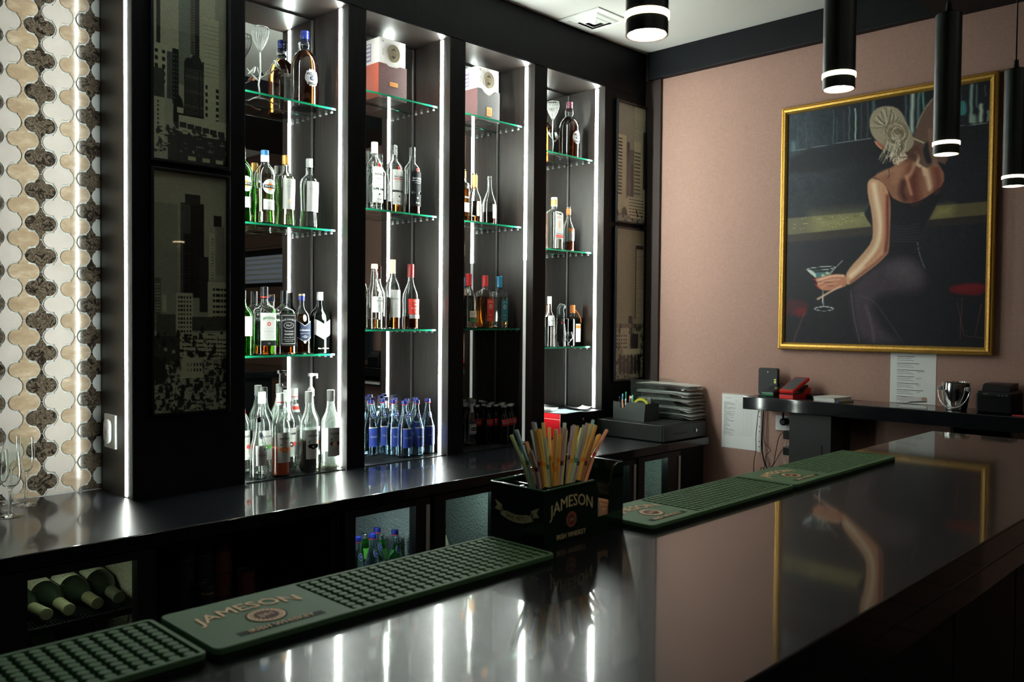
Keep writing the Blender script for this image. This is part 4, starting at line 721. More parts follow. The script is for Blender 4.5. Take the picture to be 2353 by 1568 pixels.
# wine bottles lying on the rack
t = thing('wire_rack', 'black wire rack carrying the lying wine bottles', 'rack', (.825, -.20, .672)); g = G()
for y in (-.20, -.155, -.05, .07, .19): g.box(-.150, .150, y, y+.006, -.004, .004)
for i in range(32): g.box(-.148+i*.0095, -.1455+i*.0095, -.197, .195, .004, .007)
g.box(-.150, .150, -.204, -.199, -.010, .008); g.build('wires', BLACKM, t)
WB = [(0,.0360),(.006,.0370),(.16,.0370),(.185,.036),(.210,.026),(.232,.0165),(.255,.0145),(.300,.0142)]
WG = mat('dark_green_wine_glass', (.010,.016,.010), .16, coat=.3)
def lying(label, X, Z, Y, capm, lb, ang=0, grp='wine bottles lying in the fridge', zt=0.):
    t = thing('wine_bottle', label, 'bottle', (X, Y, Z), group=grp)
    R = lambda V: [(x*math.cos(ang)+(.15-z)*math.sin(ang), -(.15-(.30-z)) if 0 else (x*math.sin(ang)-(z-.15)*math.cos(ang)), y-zt*(z-.15)) for x, y, z in V]
    g = G(); g.lathe(WB, 28); g.v = R(g.v); g.build('glass_body', WG, t)
    g = G(); g.lathe([(.238,.0158),(.240,.0168),(.288,.0160),(.289,.0170),(.300,.0170),(.301,.0150)], 24); g.v = R(g.v); g.build('capsule', capm, t)
    g = G(); n = 14; V = [(.0375*math.sin(a), .0375*math.cos(a), z) for z in (.085,.150) for a in [(-1.15+2.3*i/n) for i in range(n+1)]]; g.add(V, [[i, i+1, i+n+2, i+n+1] for i in range(n)], 0, True)
    for k in range(7): 
        for zz in (.128, .136): a = -.6+k*.17; g.add([(.0378*math.sin(a+u), .0378*math.cos(a+u), zz+v) for u, v in ((0,0),(.07,0),(.07,.003),(0,.003))], [(0,1,2,3)], 1)
    g.v = R(g.v); g.build('label', [lb, INK], t)
CP = mat('pale_foil_capsule', (.17,.18,.11), .4, metal=.3); LB = mat('pale_wine_label', (.62,.66,.50), .7)
lying('wine bottle lying on the rack, leftmost, with orange print on its label', .724, .7185, -.235, CP, mat('orange_wine_label', (.42,.24,.08), .7), -.23, zt=.08)
lying('wine bottle lying second from left on the rack', .7995, .7185, -.235, CP, LB, -.10, zt=.08)
lying('wine bottle lying third from left on the rack with twisted foil', .875, .7185, -.235, mat('bronze_foil_capsule', (.13,.13,.07), .4, metal=.3), LB, -.09, zt=.08)
o = lying('wine bottle lying at the right end of the rack', .950, .7185, -.225, mat('dark_foil_capsule', (.12,.13,.09), .4, metal=.3), LB, 0, zt=.08)
for X, Y, lb in ((.725, -.16, 'wine bottle in the lower tier of the fridge, left'), (.800, -.20, 'wine bottle in the lower tier of the fridge with pale collar'), (.920, -.14, 'wine bottle in the lower tier of the fridge, right')): lying(lb, X, .575, Y, CP, LB, 0, zt=.15)
g = G(); g.box(.675, .975, -.40, .02, .520, .535); g.build('wire_rack', BLACKM, None, 'lower black rack in the wine fridge under the second tier of bottles', 'rack')
# fridge bottles
FBZ = .490
g = G(); g.box(1.682, 2.003, -.405, .02, FBZ-.008, FBZ); g.build('fridge_shelf', STEEL, None, 'metal shelf inside the fridge with blue capped bottles', 'shelf')
FL = ['blue capped water bottle at the left edge of the lit fridge', 'blue capped water bottle second in the lit fridge', 'blue capped water bottle set back third in the lit fridge', 'blue capped water bottle next to the green bottles in the lit fridge']
for (X, Y), lb in zip(((1.770,-.375),(1.835,-.375),(1.900,-.315),(1.927,-.385)), FL):
    copy_thing(w0, (X, Y, FBZ), 0, lb, 'blue capped bottles in the lit fridge')
PER = sp(.205, .029, [(0,.9),(.01,1),(.25,1.02),(.45,.93),(.62,.72),(.78,.50),(.90,.42),(1,.40)], glass=GLASS_G, liq=('lime', .8), cap=(.91,1,.52,'silver'), labels=[lab(('rect','l',.55,.74,.018),('t','w','LIME',.64,.007))])
p0 = put(PER, 'soda_bottle', 'green soda bottle with silver cap, front of the lit fridge', 1.973, -.338, FBZ, 'green soda bottles in the lit fridge')
copy_thing(p0, (1.955, -.270, FBZ), 0, 'green soda bottle with silver cap behind the front one'); copy_thing(p0, (1.915, -.220, FBZ), 0, 'green soda bottle at the back of the lit fridge')
g = G(); g.box(2.075, 2.415, -.405, .02, FBZ-.008, FBZ); g.build('fridge_shelf', STEEL, None, 'metal shelf inside the nearly empty fridge', 'shelf')
put(sp(.225, .030, WAT, glass=GLASS_BLUE, liq=('clearl', .8), cap=(.93,1,.42,'black'), labels=[lab(('rect','c',.62,.80,.018))]), 'juice_bottle', 'single bottle with tapered pale neck label in the nearly empty fridge', 2.180, -.36, FBZ, None)
put(sp(.190, .028, WAT, liq=('lime', .6), cap=(.93,1,.42,'green')), 'juice_bottle', 'green drink bottle at the left edge of the nearly empty fridge', 2.130, -.34, FBZ, None)
g = G(); g.box(2.955, 3.275, -.405, .02, FBZ-.008, FBZ); g.build('fridge_shelf', STEEL, None, 'metal shelf inside the fridge behind the caddy', 'shelf')
for X, Y, lb in ((3.050,-.36,'white labelled bottle in the fridge behind the caddy, left'), (3.105,-.34,'white labelled bottle in the fridge behind the caddy, right')):
    put(sp(.250, .033, WAT, liq=('clearl', .5), cap=(.93,1,.42,'black'), labels=[lab(('rect','w',.62,.86,.014),name='neck_label')]), 'water_bottle', lb, X, Y, FBZ, 'bottles in the fridge behind the caddy')
# stacked tins
TIN_B = mat('navy_tin', (.007,.010,.024), .45); TIN_O = mat('orange_tin', (.075,.018,.006), .5)
def tin(label, X, Y, Z, m, txt=None, r=.030, h=.070, coded=False):
    t = thing('tin', label, 'can', (X, Y, Z), group='tins stacked in the dark open unit'); g = G(); g.lathe([(0,r*.96),(.002,r),(h-.002,r),(h,r*.96)], 28)
    for k in range(6): g.box(-.004, .018, -r-.0006, -r*.9, .012+k*.006, .013+k*.006, 1)
    if txt: g.text(txt, .012, lambda x, y: (x-.008, -math.sqrt(max(1e-6, (r+.0008)**2-(x-.008)**2)), h-.018+y), 2)
    g.build('body', [m, mat('tin_small_print', (.05,.055,.07), .6), mat('gold_lettering', (.45,.28,.08), .5)], t)
    g = G(); g.lathe([(h-.001,r*1.02),(h+.001,r*1.03),(h+.003,r*1.02),(h+.003,r*.94),(h+.0012,r*.93)], 28); g.build('lid', mat('tin_lid', (.10,.10,.095), .35, metal=.8), t)
h = .0745
for X, Y, cols_ in ((1.177,-.30,'bbb'), (1.243,-.285,'bbb'), (1.306,-.285,'ooo')):
    nmc = {1.177: 'left', 1.243: 'middle', 1.306: 'right'}[X]
    for k, c_ in enumerate(cols_):
        Z = .8360-h*(k+1); tin(f'{"navy" if c_ == "b" else "orange"} tin, {["top","second","third"][k]} of the {nmc} stack in the dark unit', X, Y, Z, TIN_B if c_ == 'b' else TIN_O)
for k in range(2): tin(f'navy tin, {["fourth","lowest"][k]} of the left stack in the dark unit', 1.177, -.30, .8360-h*(4+k), TIN_B)
for X, nmc, c_ in ((1.243,'middle','b'), (1.306,'right','o')):
    for k in range(2): tin(f'{"navy" if c_ == "b" else "orange"} tin, {["fourth","lowest"][k]} of the {nmc} stack in the dark unit', X, -.285, .8360-h*(4+k), TIN_B if c_ == 'b' else TIN_O)
for X, Y, Z0_, n_, m, tx, lb in ((1.215,-.365,.4635,3,TIN_B,'Kracks','navy tin with gold lettering in front of the left stack'), (1.284,-.365,.4635,2,TIN_B,'Kracks','navy tin with gold lettering in front of the middle stack'), (1.376,-.31,.4635,3,TIN_O,None,'orange tin standing right of all the stacks')):
    for k in range(n_):
        tin(lb+', '+(['bottom one','middle one','top one'] if n_ == 3 else ['bottom one','top one'])[k], X, Y, Z0_+k*h-.0, m, tx)
g = G(); g.box(1.045, 1.425, -.40, -.02, .4205, .4630); g.build('shelf_board', BLACKM, None, 'dark board carrying the stacked tins', 'shelf')
# ================================================================ BAR COUNTER
BZ = 1.143
t = thing('bar_counter', 'long bar counter with polished black stone top in the foreground', 'bar counter', (1.0, -2.14, 0))
g = G(); g.box(-3.2, 2.06, -.292, .282, BZ-.045, BZ, 0, bev=.003); g.box(-3.2, 2.055, -.290, -.24, BZ-.088, BZ-.046, 0, bev=.002); g.build('countertop', STONE_BAR, t)
g = G(); g.box(-3.2, 2.04, -.235, .22, .10, BZ-.0455, 0); g.box(-3.2, 2.04, -.20, .22, .001, .10, 0); g.build('body', BLACKM, t)
for k in range(14):
    g = G(); x = -3.19+k*.375; g.box(x, x+.370, -.252, -.2355, .11, BZ-.09, bev=.003); g.build('front_panel', BLACKW, t)
# rubber mats
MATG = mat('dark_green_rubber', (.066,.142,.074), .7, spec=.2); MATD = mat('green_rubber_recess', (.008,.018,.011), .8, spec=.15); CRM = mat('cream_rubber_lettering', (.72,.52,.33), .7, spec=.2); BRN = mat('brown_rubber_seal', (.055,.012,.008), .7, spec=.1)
def bar_mat(label, x0, x1, xn0, logo):
    t = thing('bar_mat', label, 'bar mat', ((x0+x1)/2, -1.938, BZ+.0002), group='green rubber bar mats'); hx = (x1-x0)/2; a = xn0-(x0+x1)/2; W = .072; H = .012
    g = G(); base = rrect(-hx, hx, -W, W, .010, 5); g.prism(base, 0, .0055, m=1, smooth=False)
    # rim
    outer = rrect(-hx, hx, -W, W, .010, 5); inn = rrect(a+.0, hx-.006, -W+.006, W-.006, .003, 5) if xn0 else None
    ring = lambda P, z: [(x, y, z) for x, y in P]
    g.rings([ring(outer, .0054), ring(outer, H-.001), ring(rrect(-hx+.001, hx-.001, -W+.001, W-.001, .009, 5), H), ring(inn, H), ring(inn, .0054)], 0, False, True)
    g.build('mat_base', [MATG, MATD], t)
    g = G(); nx = int((hx-.006-a)/.01605); ox = a+((hx-.006-a)-nx*.01605)/2; 
    for i in range(nx):
        for j in range(10):
            cx, cyy = ox+(i+.5)*.01605, -W+.006+(j+.5)*(2*W-.012)/10
            g.lathe([(.0052,.0062),(H-.0012,.0062),(H-.0004,.0055)], 12, (cx, cyy, 0))
    g.build('drainage_nubs', MATG, t)
    if logo:
        lx = (-hx+a)/2; g = G(); F = lambda z: [(lambda x, y, q_=q_: (lx+x, y, H+z+q_*.00015)) for q_ in range(3)]
        g.text('JAMESON', .034, F(.0006), 0, sx=.93, arch=-3.2, bold=.03, cy=.030); 
        g.rings([[(lx+.004+R*math.cos(q*math.pi/20), -.012+R*math.sin(q*math.pi/20), z+H) for q in range(40)] for R, z in ((.0245,.0002),(.0245,.0004))], 2, False, True, False, True)
        g.rings([[(lx+.004+(R+.0008*(q % 2))*math.cos(q*math.pi/30), -.012+(R+.0008*(q % 2))*math.sin(q*math.pi/30), z+H) for q in range(60)] for R, z in ((.0215,.0005),(.0215,.0007))], 0, False, True, False, True)
        g.rings([[(lx+.004+R*math.cos(q*math.pi/20), -.012+R*math.sin(q*math.pi/20), z+H) for q in range(40)] for R, z in ((.0150,.0008),(.0150,.0009))], 1, False, True, False, True)
        g.text('JJ&S', .0125, lambda x, y: (lx+.004+x, -.012+y, H+.0012), 0, bold=.03)
        for q in range(22):
            an = math.pi*2*q/22; ca, sa = math.cos(an), math.sin(an); g.add([(lx+.004+ca*r+sa*o, -.012+sa*r-ca*o, H+.0011) for r, o in ((.0163,-.0007),(.0198,-.0007),(.0198,.0007),(.0163,.0007))], [(0,1,2,3)], 1)
        g.box(lx-.051, lx+.059, -.0545, -.0425, H+.0001, H+.0003, 2); g.text('IRISH WHISKEY', .0125, F(.0006), 0, sx=1.0, bold=.02, cx=.004, cy=-.0485)
        g.build('logo', [CRM, BRN, MATD], t)
bar_mat('green rubber bar mat cut by the lower left corner of the picture', -.16, .417, -.154, False)
bar_mat('green rubber bar mat with lettering, in front of the tins', .425, .968, .603, True)
bar_mat('green rubber bar mat emerging right behind the caddy', 1.218, 1.748, 1.374, True)
bar_mat('green rubber bar mat at the far right end of the counter', 1.752, 2.326, 1.942, True)
# caddy
CG = mat('dark_green_caddy_plastic', (.003,.013,.008), .18, coat=.3)
t = thing('bar_caddy', 'dark green bar caddy with cream lettering on the counter', 'caddy', (1.110, -1.893, BZ+.0003))
cb = BZ+.0003; X0, X1, Y0, Y1, H = -.107, .100, -.060, .060, .094; th = .0025; g = G()
slot0, slot1 = .030, .062
def vwall(g, poly, y0, y1): g.prism(poly, y0, y1, lambda x, z, y: (x, y, z))
front = [(X0,0),(X1,0),(X1,.094+.004)]+[(X1-.004-.022+.026*math.cos(a), .088+.012*math.sin(a)) for a in (1.0,1.57)]+[(slot1+.012,.098),(slot1+.004,.090),(slot1,.080),(slot1,.030),(slot0,.030),(slot0,.080),(slot0-.004,.090),(slot0-.012,.094),(X0,.092)]
vwall(g, front, Y0, Y0+th); vwall(g, front, Y1-th, Y1)
g.box(X0, X0+th, Y0+th, Y1-th, 0, .092); g.box(X0+th, X1, Y0+th, Y1-th, 0, th); g.box(X1-th, X1, Y0+th, Y1-th, 0, .098)
g.box(-.062, -.062+th, Y0+th, Y1-th, th, .088); g.box(slot0-.006, slot0-.006+th, Y0+th, Y1-th, th, .088); g.box(X0+th, slot0-.006, -.022, -.022+th, th, .086); g.box(X0+th, slot0-.006, .020, .020+th, th, .086)
g.build('tray', CG, t)
g = G(); E_ = .0016
g.tube([(X0,Y1,.0925),(X0,Y0,.0925),(slot0-.013,Y0,.0945)], E_, 6); g.tube([(X0,Y1,.0925),(slot0-.013,Y1,.0945)], E_, 6); g.build('rim', mat('bright_green_rim', (.02,.10,.05), .15, coat=.6), t)
ff = lambda x, y: (x, Y0-.0006, y)
g = G(); LC = mat('caddy_cream_print', (.55,.47,.27), .5)
g.text('JAMESON', .0275, [(lambda x, y, q_=q_: (-.038+x, Y0-.0006-q_*.00015, .0675+y)) for q_ in range(3)], 0, sx=.92, arch=-4.2, bold=.02)
cx0, cz0 = -.040, .0375
for R, z, m in ((.0125,.0006,2),(.0088,.0009,1)):
    g.rings([[(cx0+(R+.0005*(q % 2 if m == 2 else 0))*math.cos(q*math.pi/28), Y0-z, cz0+(R+.0005*(q % 2 if m == 2 else 0))*math.sin(q*math.pi/28)) for q in range(56)] for _ in (0, 1)], m, False, True, False, True)
for q in range(20): an = math.pi*2*q/20; ca, sa = math.cos(an), math.sin(an); g.add([(cx0+ca*r+sa*o, Y0-.0010, cz0+sa*r-ca*o) for r, o in ((.0096,-.0005),(.0116,-.0005),(.0116,.0005),(.0096,.0005))], [(0,1,2,3)], 1)
g.text('JJ&S', .0068, lambda x, y: (cx0+x, Y0-.0013, cz0+y), 0, bold=.03)
g.text('IRISH WHISKEY', .0118, [(lambda x, y, q_=q_: (-.040+x, Y0-.0006-q_*.00015, .0125+y)) for q_ in range(3)], 0, sx=.92, bold=.015)
g.build('front_lettering', [LC, mat('caddy_maroon', (.10,.02,.015), .5), mat('caddy_salmon_print', (.36,.12,.07), .5)], t)
g = G(); yb = lambda u, z: (X0-.0006, -u, z)
rib = [(-.037+.074*i/12) for i in range(13)]; zz = lambda u: .039+11*(u)**2*.55
g.add([yb(u, zz(u)-.0065) for u in rib]+[yb(u, zz(u)+.0065) for u in rib], [[i, i+1, i+14, i+13] for i in range(12)], 0)
for s in (-1, 1): g.add([yb(s*.033, zz(.036)-.002), yb(s*.051, zz(.036)+.002), yb(s*.045, zz(.036)+.008), yb(s*.050, zz(.036)+.017), yb(s*.033, zz(.036)+.010)], [(0,1,2,3,4)], 0); g.add([(X0-.0009, *yb(s*.031, 0)[1:2], zz(.032)+.0025), (X0-.0009, -s*.020, zz(.02)+.0075), (X0-.0009, -s*.020, zz(.02)+.0085), (X0-.0009, -s*.031, zz(.032)+.0095)], [(0,1,2,3)], 1)
g.text('SINE METU', .0100, lambda x, y: (X0-.0009, -x, zz(x)+y), 1, bold=.02)
g.build('side_banner', [LC, CG], t)
for s in (0, 1):    # rounded end fins
    g = G(); y = Y0 if s == 0 else Y1-th; vwall(g, [(slot1+.003,.090),(slot1+.006,.105),(slot1+.013,.113),(slot1+.022,.117),(X1,.117),(X1,.09)], y, y+th); g.build('end_fin', CG, t)
g = G(); g.box(X1-th, X1, Y0+th, Y1-th, .097, .117); g.build('end_wall', CG, t)
# napkins and stirrers in the caddy
NAP = mat('kraft_napkin', (.66,.42,.27), .85)
for k in range(14):
    g = G(); x = .030+k*.0046; hh = .050+.010*math.sin(k*.8)-.0010*k
    g.box(x, x+.0036, -.052, .052, .0027, hh, bev=.0008, seg=1); o = g.build('paper_napkin', NAP, None, 'folded kraft napkin standing in the right slot of the caddy', 'napkin', 'napkins in the caddy'); o.location = (1.110, -1.893, cb)
rr = random.Random(11); STK = mat('birch_stirrer', (.72,.48,.30), .7)
for k in range(16):
    g = G(); x = -.054+rr.random()*.062; y = -.014+rr.random()*.026; q = rr.uniform(-.004, .004); h_ = .094+rr.random()*.008
    g.box(-.0025, .0025, -.0007, .0007, 0, h_, bev=.0003, seg=1); g.v = [(X*math.cos(k)-Y*math.sin(k)+q*z*8, X*math.sin(k)+Y*math.cos(k), z) for X, Y, z in g.v]
    o = g.build('wooden_stirrer', STK, None, 'flat wooden stirrer standing among others in the caddy', 'stirrer', 'wooden stirrers in the caddy'); o.location = (1.110+x, -1.893+y, cb+.0027)
SC_ = {'yellow': (.78,.58,.16), 'orange': (.80,.42,.09), 'lilac': (.42,.33,.40), 'mint': (.45,.62,.52), 'pale green': (.58,.68,.36), 'salmon': (.72,.32,.20), 'aqua': (.28,.52,.54), 'brown': (.40,.20,.12)}
JC = {'yellow': (.85,.50,.03), 'orange': (.95,.30,.02), 'lilac': (.10,.03,.07), 'mint': (.10,.38,.30), 'pale green': (.62,.66,.10), 'salmon': (.75,.05,.03), 'aqua': (.05,.35,.32), 'brown': (.10,.02,.04)}
STR = [('pale green',1.007,1.317),('aqua',1.011,1.326),('lilac',1.019,1.324),('orange',1.026,1.327),('lilac',1.029,1.339),('yellow',1.041,1.327),('aqua',1.047,1.336),('mint',1.057,1.321),('yellow',1.063,1.335),('salmon',1.066,1.322),('brown',1.072,1.318),('orange',1.079,1.322),
 ('yellow',1.090,1.324),('mint',1.098,1.321),('lilac',1.101,1.324),('aqua',1.108,1.313),('pale green',1.115,1.321),('yellow',1.120,1.317),('mint',1.127,1.329),('yellow',1.133,1.326),('brown',1.131,1.306),('lilac',1.143,1.325),('mint',1.148,1.326),('lilac',1.152,1.321),('salmon',1.160,1.324),('lilac',1.166,1.327),('orange',1.163,1.303),
 ('yellow',1.174,1.325),('mint',1.171,1.316),('orange',1.186,1.322),('yellow',1.180,1.315),('aqua',1.196,1.329),('pale green',1.199,1.318),('yellow',1.192,1.312),('pale green',1.219,1.318),('salmon',1.228,1.309),('orange',1.211,1.300),('brown',1.178,1.298),('orange',1.148,1.300),('salmon',1.100,1.300)]
STR += [(c, 1.014+.0098*i+rr.uniform(-.003,.003), 1.300+rr.uniform(-.012,.020)) for i, c in enumerate(['lilac','orange','yellow','salmon','mint','yellow','brown','aqua','orange','yellow','lilac','pale green','brown','yellow','mint','salmon','orange','yellow','lilac','orange','yellow'])]
SEQ = {}
for c, xt, zt in sorted(STR, key=lambda q_: q_[1]): SEQ.setdefault(c, []).append((c, xt, zt))
ON = ['first','second','third','fourth','fifth','sixth','seventh','eighth','ninth','tenth','eleventh','twelfth','thirteenth','fourteenth','fifteenth']
for k, (c, xt, zt) in enumerate(STR):
    m = mat(c.replace(' ', '_')+'_straw', tuple(min(.95, v*1.25+.03) for v in SC_[c]), .4, trans=.12, ior=1.2); mj = mat(c.replace(' ', '_')+'_straw_joint', JC[c], .4)
    xb = 1.104+(xt-1.115)*.28+rr.uniform(-.002,.002)-.012; yb_ = -1.893-.0105+rr.uniform(-.008, .006)*.6; yt = -1.893+rr.uniform(-.022,.022); zb = cb+.003; zj = 1.256+rr.uniform(0,.016)
    f = (zj-zb)/(zt-zb); xj = xb+(xt-xb)*f*(.86 if abs(xt-1.12) > .06 else 1); yj = yb_+(yt-yb_)*f
    P0, PJ, P1 = Vector((xb,yb_,zb)), Vector((xj,yj,zj)), Vector((xt,yt,zt)); o0 = P0.copy()
    t = thing('drinking_straw', f'{ON[SEQ[c].index((c, xt, zt))]} {c} bendy drinking straw from the left in the caddy', 'straw', tuple(o0), group=f'{c} drinking straws in the caddy'); R = .0031
    g = G(); dj = (P1-PJ).normalized(); d0 = (PJ-P0).normalized(); a = PJ-d0*.004; b = PJ+dj*.004
    g.tube([P0-o0, a-o0], R, 10, cap=False); g.tube([b-o0, P1-o0], R, 10, cap=False); g.build('tube', m, t)
    g = G(); pts = []; rad = []
    for i in range(9): q = i/8; p_ = (a*(1-q)+PJ*q) if 0 else a*(1-q)**2+PJ*2*q*(1-q)+b*q*q; pts.append(p_-o0); rad.append(R*(1.12 if i % 2 else .96))
    g.tube(pts, rad, 10, cap=False); g.build('joint', mj, t)

# ================================================================ PENDANTS AND VENT
PB = mat('dark_green_black_pendant', (.010,.016,.015), .33); RING = mat('warm_light_ring', (1,.9,.8), emit=(1,.76,.46), es=5); DISC_ = mat('warm_lamp_lens', (1,.9,.8), emit=(1,.84,.62), es=110); INNER = mat('pinkish_white_reflector', (.70,.50,.42), .6)
for X, zb, lb in ((1.003,1.911,'nearest black tube pendant, top centre of the picture'), (1.636,1.959,'black tube pendant hanging before the left edge of the painting'), (2.255,1.922,'black tube pendant hanging before the painted woman'), (2.845,1.913,'black tube pendant cut by the right edge of the picture')):
    t = thing('pendant_lamp', lb, 'pendant lamp', (X, -2.14, zb), group='black tube pendants over the bar'); L = .34 if X > 2 else .36
    g = G(); g.lathe([(.0,.0285),(.0,.030),(.022,.030),(.022,.0270),(.010,.0270),(.0,.0285)], 40, cap=False); g.build('lower_ring', PB, t)
    g = G(); g.lathe([(.022,.029),(.0225,.0312),(.0305,.0312),(.031,.029)], 40); g.build('light_ring', RING, t)
    g = G(); g.lathe([(.031,.030),(L,.030),(L+.002,.028)], 40); g.build('tube', PB, t)
    g = G(); g.lathe([(L+.002,.010),(L+.012,.0075),(L+.030,.006)], 16); g.build('cord_cap', BLACKP, t)
    g = G(); g.tube([(0,0,L+.028),(0,0,2.83-zb-.03)], .002, 8); g.build('cord', BLACKP, t)
    g = G(); g.lathe([(2.83-zb-.03,.045),(2.83-zb-.0005,.05)], 28); g.build('canopy', BLACKP, t)
    g = G(); g.lathe([(.0008,.0270),(.012,.021),(.014,.018)], 36, cap=False); g.build('reflector', INNER, t)
    g = G(); g.lathe([(.010,.0195),(.0105,.0195)], 32); g.build('lens', DISC_, t)
t = thing('ceiling_vent', 'square white ceiling air diffuser beside the display cabinet', 'air vent', (3.345, -.142, CZ)); WM = mat('white_vent_metal', (.74,.75,.71), .5)
def sq(h, z): return [(-h,-h,z),(h,-h,z),(h,h,z),(-h,h,z)]
g = G(); g.rings([sq(.130,-.0005), sq(.130,-.006), sq(.098,-.009), sq(.092,-.0005)], 0, False, True); g.build('flange', WM, t)
for a, b, z in ((.080,.062,-.006),(.050,.034,-.009)):
    g = G(); g.rings([sq(a+.010,-.001), sq(a,z-.004), sq(b,z-.010), sq(b+.004,z-.007), sq(a+.002,z)], 0, False, True); g.build('cone_blade', WM, t)
g = G(); g.rings([sq(.022,-.012), sq(.004,-.022)], 0, False, True, True, True); g.build('core', WM, t)
g = G(); g.box(-.092, .092, -.092, .092, -.0009, -.0004); g.build('duct_opening', BLACKM, t)
# unseen fill downlights, added behind the camera to lift the room light
for X, Y in ((-1.2,-3.6),(.9,-4.2),(2.6,-3.9),(-1.2,-5.4),(1.8,-5.5)):
    t = thing('fill_downlight', 'round fill lamp added on the ceiling behind the camera, out of view', 'ceiling lamp', (X, Y, CZ), group='added ceiling fill lamps')
    g = G(); g.lathe([(-.012,.075),(-.001,.085)], 28, cap=False); g.build('trim_ring', WHITEP, t)
    g = G(); g.lathe([(-.008,.072),(-.006,.072)], 28); g.build('lens', mat('fill_downlight_lens', (1,1,1), emit=(1,.97,.88), es=6), t)

for X, Y in ((-.9,-4.6),(2.2,-4.9)):  # unseen uplighters added only to brighten the ceiling
    t = thing('fill_uplighter', 'tall fill lamp added out of view behind the camera to brighten the ceiling', 'floor lamp', (X, Y, 0), group='added fill uplighters')
    g = G(); g.lathe([(0.001,.15),(.012,.15),(.018,.02),(.02,.012)], 28); g.build('base', BLACKP, t)
    g = G(); g.lathe([(.02,.012),(1.72,.012)], 14); g.build('pole', BLACKP, t)
    g = G(); g.lathe([(1.72,.02),(1.74,.06),(1.80,.15),(1.84,.19),(1.84,.186),(1.80,.146),(1.745,.06),(1.74,.001)], 36); g.build('bowl', BLACKP, t)
    g = G(); g.lathe([(1.785,.10),(1.79,.10)], 28); g.build('lamp', mat('fill_uplighter_lamp', (1,1,1), emit=(.97,1,.88), es=36), t)
# ================================================================ PAINTING
cx = lambda x, y: None
PT = paintmat('oil_paint_surface', .45, .15); PT.node_tree.nodes['Principled BSDF'].inputs['Specular IOR Level'].default_value = .25
# canvas corners seen in the picture frame: TL, TR, BR, BL -> normalised by bilinear inverse
Q4 = [(75,283),(1065,103),(1047,1485),(62,1455)]
def _hom(src):
    A = []; dst = [(0,0),(1,0),(1,1),(0,1)]
    for (x, y), (u, v) in zip(src, dst):
        A.append([x,y,1,0,0,0,-u*x,-u*y]); A.append([0,0,0,x,y,1,-v*x,-v*y])
    b = [c for d in dst for c in d]; h = np.linalg.solve(np.array(A, float), np.array(b, float)); return np.append(h, 1).reshape(3, 3)
_H = _hom(Q4)
def q(*pts):
    out = []
    for x, y in pts: v = _H@np.array([x, y, 1.]); out.append((v[0]/v[2], v[1]/v[2]))
    return out
def rgb(r, g_, b): return (r/255., g_/255., b/255.)
p = Paint(250, 316, rgb(24,26,33)); p.ay = 1.285
gx = np.clip(1-p.x*2.2, 0, 1)*np.clip(1.25-p.y*2.2, 0, 1); p.mix(gx*.75, rgb(62,76,84)); p.im += (p.noise(.05, 3, 3)+p.noise(.05, 9, 20))[..., None]*(.4+gx[..., None])
for x, y0, y1, w_, a, c in ((100,430,458,.022,.5,(110,150,155)),(120,330,450,.004,.35,(100,130,140)),(160,320,455,.004,.3,(90,120,130)),(190,300,440,.008,.25,(60,80,90)),(295,258,428,.004,.5,(110,140,145)),(312,300,425,.008,.25,(80,110,115)),(345,265,420,.01,.3,(70,85,92)),(372,240,410,.006,.55,(110,140,140)),(402,250,412,.0055,.95,(160,195,180)),(430,225,400,.005,.4,(90,110,115)),(462,215,400,.006,.5,(80,110,115)),
   (492,205,300,.014,.6,(90,130,135)),(650,175,330,.010,.55,(90,120,125)),(680,170,380,.016,.95,(170,190,178)),(712,170,360,.012,.6,(120,165,155)),(735,165,250,.008,.8,(100,170,150)),(915,140,200,.008,.6,(130,160,150)),(972,128,315,.012,.85,(140,170,155)),(1000,125,240,.007,.6,(120,150,140)),(1020,230,312,.014,.95,(175,195,175)),(1055,260,310,.008,.8,(140,165,150)),(985,290,318,.02,.8,(150,175,155)),(1040,130,180,.005,.4,(120,150,140))):
    n_ = 6; pts = [(x+random.uniform(-3,3), y0+(y1-y0)*i/n_) for i in range(n_+1)]; p.stroke(q(*pts), w_, rgb(*c), a, .9)
p.poly(q((905,215),(945,205),(950,280),(905,285)), rgb(75,150,142), .01, .9)
for x in range(908, 948, 7): p.stroke(q((x,215),(x+2,280)), .003, rgb(40,90,95), .6)
p.poly(q((905,290),(950,285),(950,318),(905,325)), rgb(24,28,36), .01, .9)
p.poly(q((78,475),(480,405),(900,345),(1062,325),(1062,420),(700,440),(78,620)), rgb(22,23,28), .03, .75)
p.stroke(q((78,472),(300,430),(480,402)), .0022, rgb(120,130,135), .8); p.stroke(q((900,340),(1062,322)), .0022, rgb(130,140,140), .8)
p.mix(np.clip((p.y-.52)*4, 0, 1)*.55, rgb(20,16,24))
# counter strips
p.poly(q((72,815),(445,783),(485,856),(72,902)), rgb(96,92,70), .006, 1, 0); p.mix(((p.x > .18) & (p.x < .42)).astype(float)*0, (0,0,0))
L_ = q((200,805),(445,785),(482,855),(210,885)); p.poly(L_, rgb(150,143,92), .12, .8, 0)
for k in range(60): 
    x = 90+random.random()*380; y = 812+(880-812)*random.random()-(x-90)*.06; p.stroke(q((x,y),(x+22,y-6+random.uniform(-5,5))), .0015, rgb(*random.choice([(190,182,125),(70,66,48),(120,114,80)])), .55)
p.poly(q((72,902),(484,858),(488,893),(72,940)), rgb(52,44,40), .005, 1, 0)
p.poly(q((805,750),(1055,727),(1055,796),(770,822)), rgb(92,82,58), .005, 1, 0); p.poly(q((805,752),(890,745),(880,800),(775,820)), rgb(140,132,80), .05, .8, 0)
p.poly(q((765,824),(1055,797),(1055,836),(745,862)), rgb(40,34,33), .005, 1, 0)
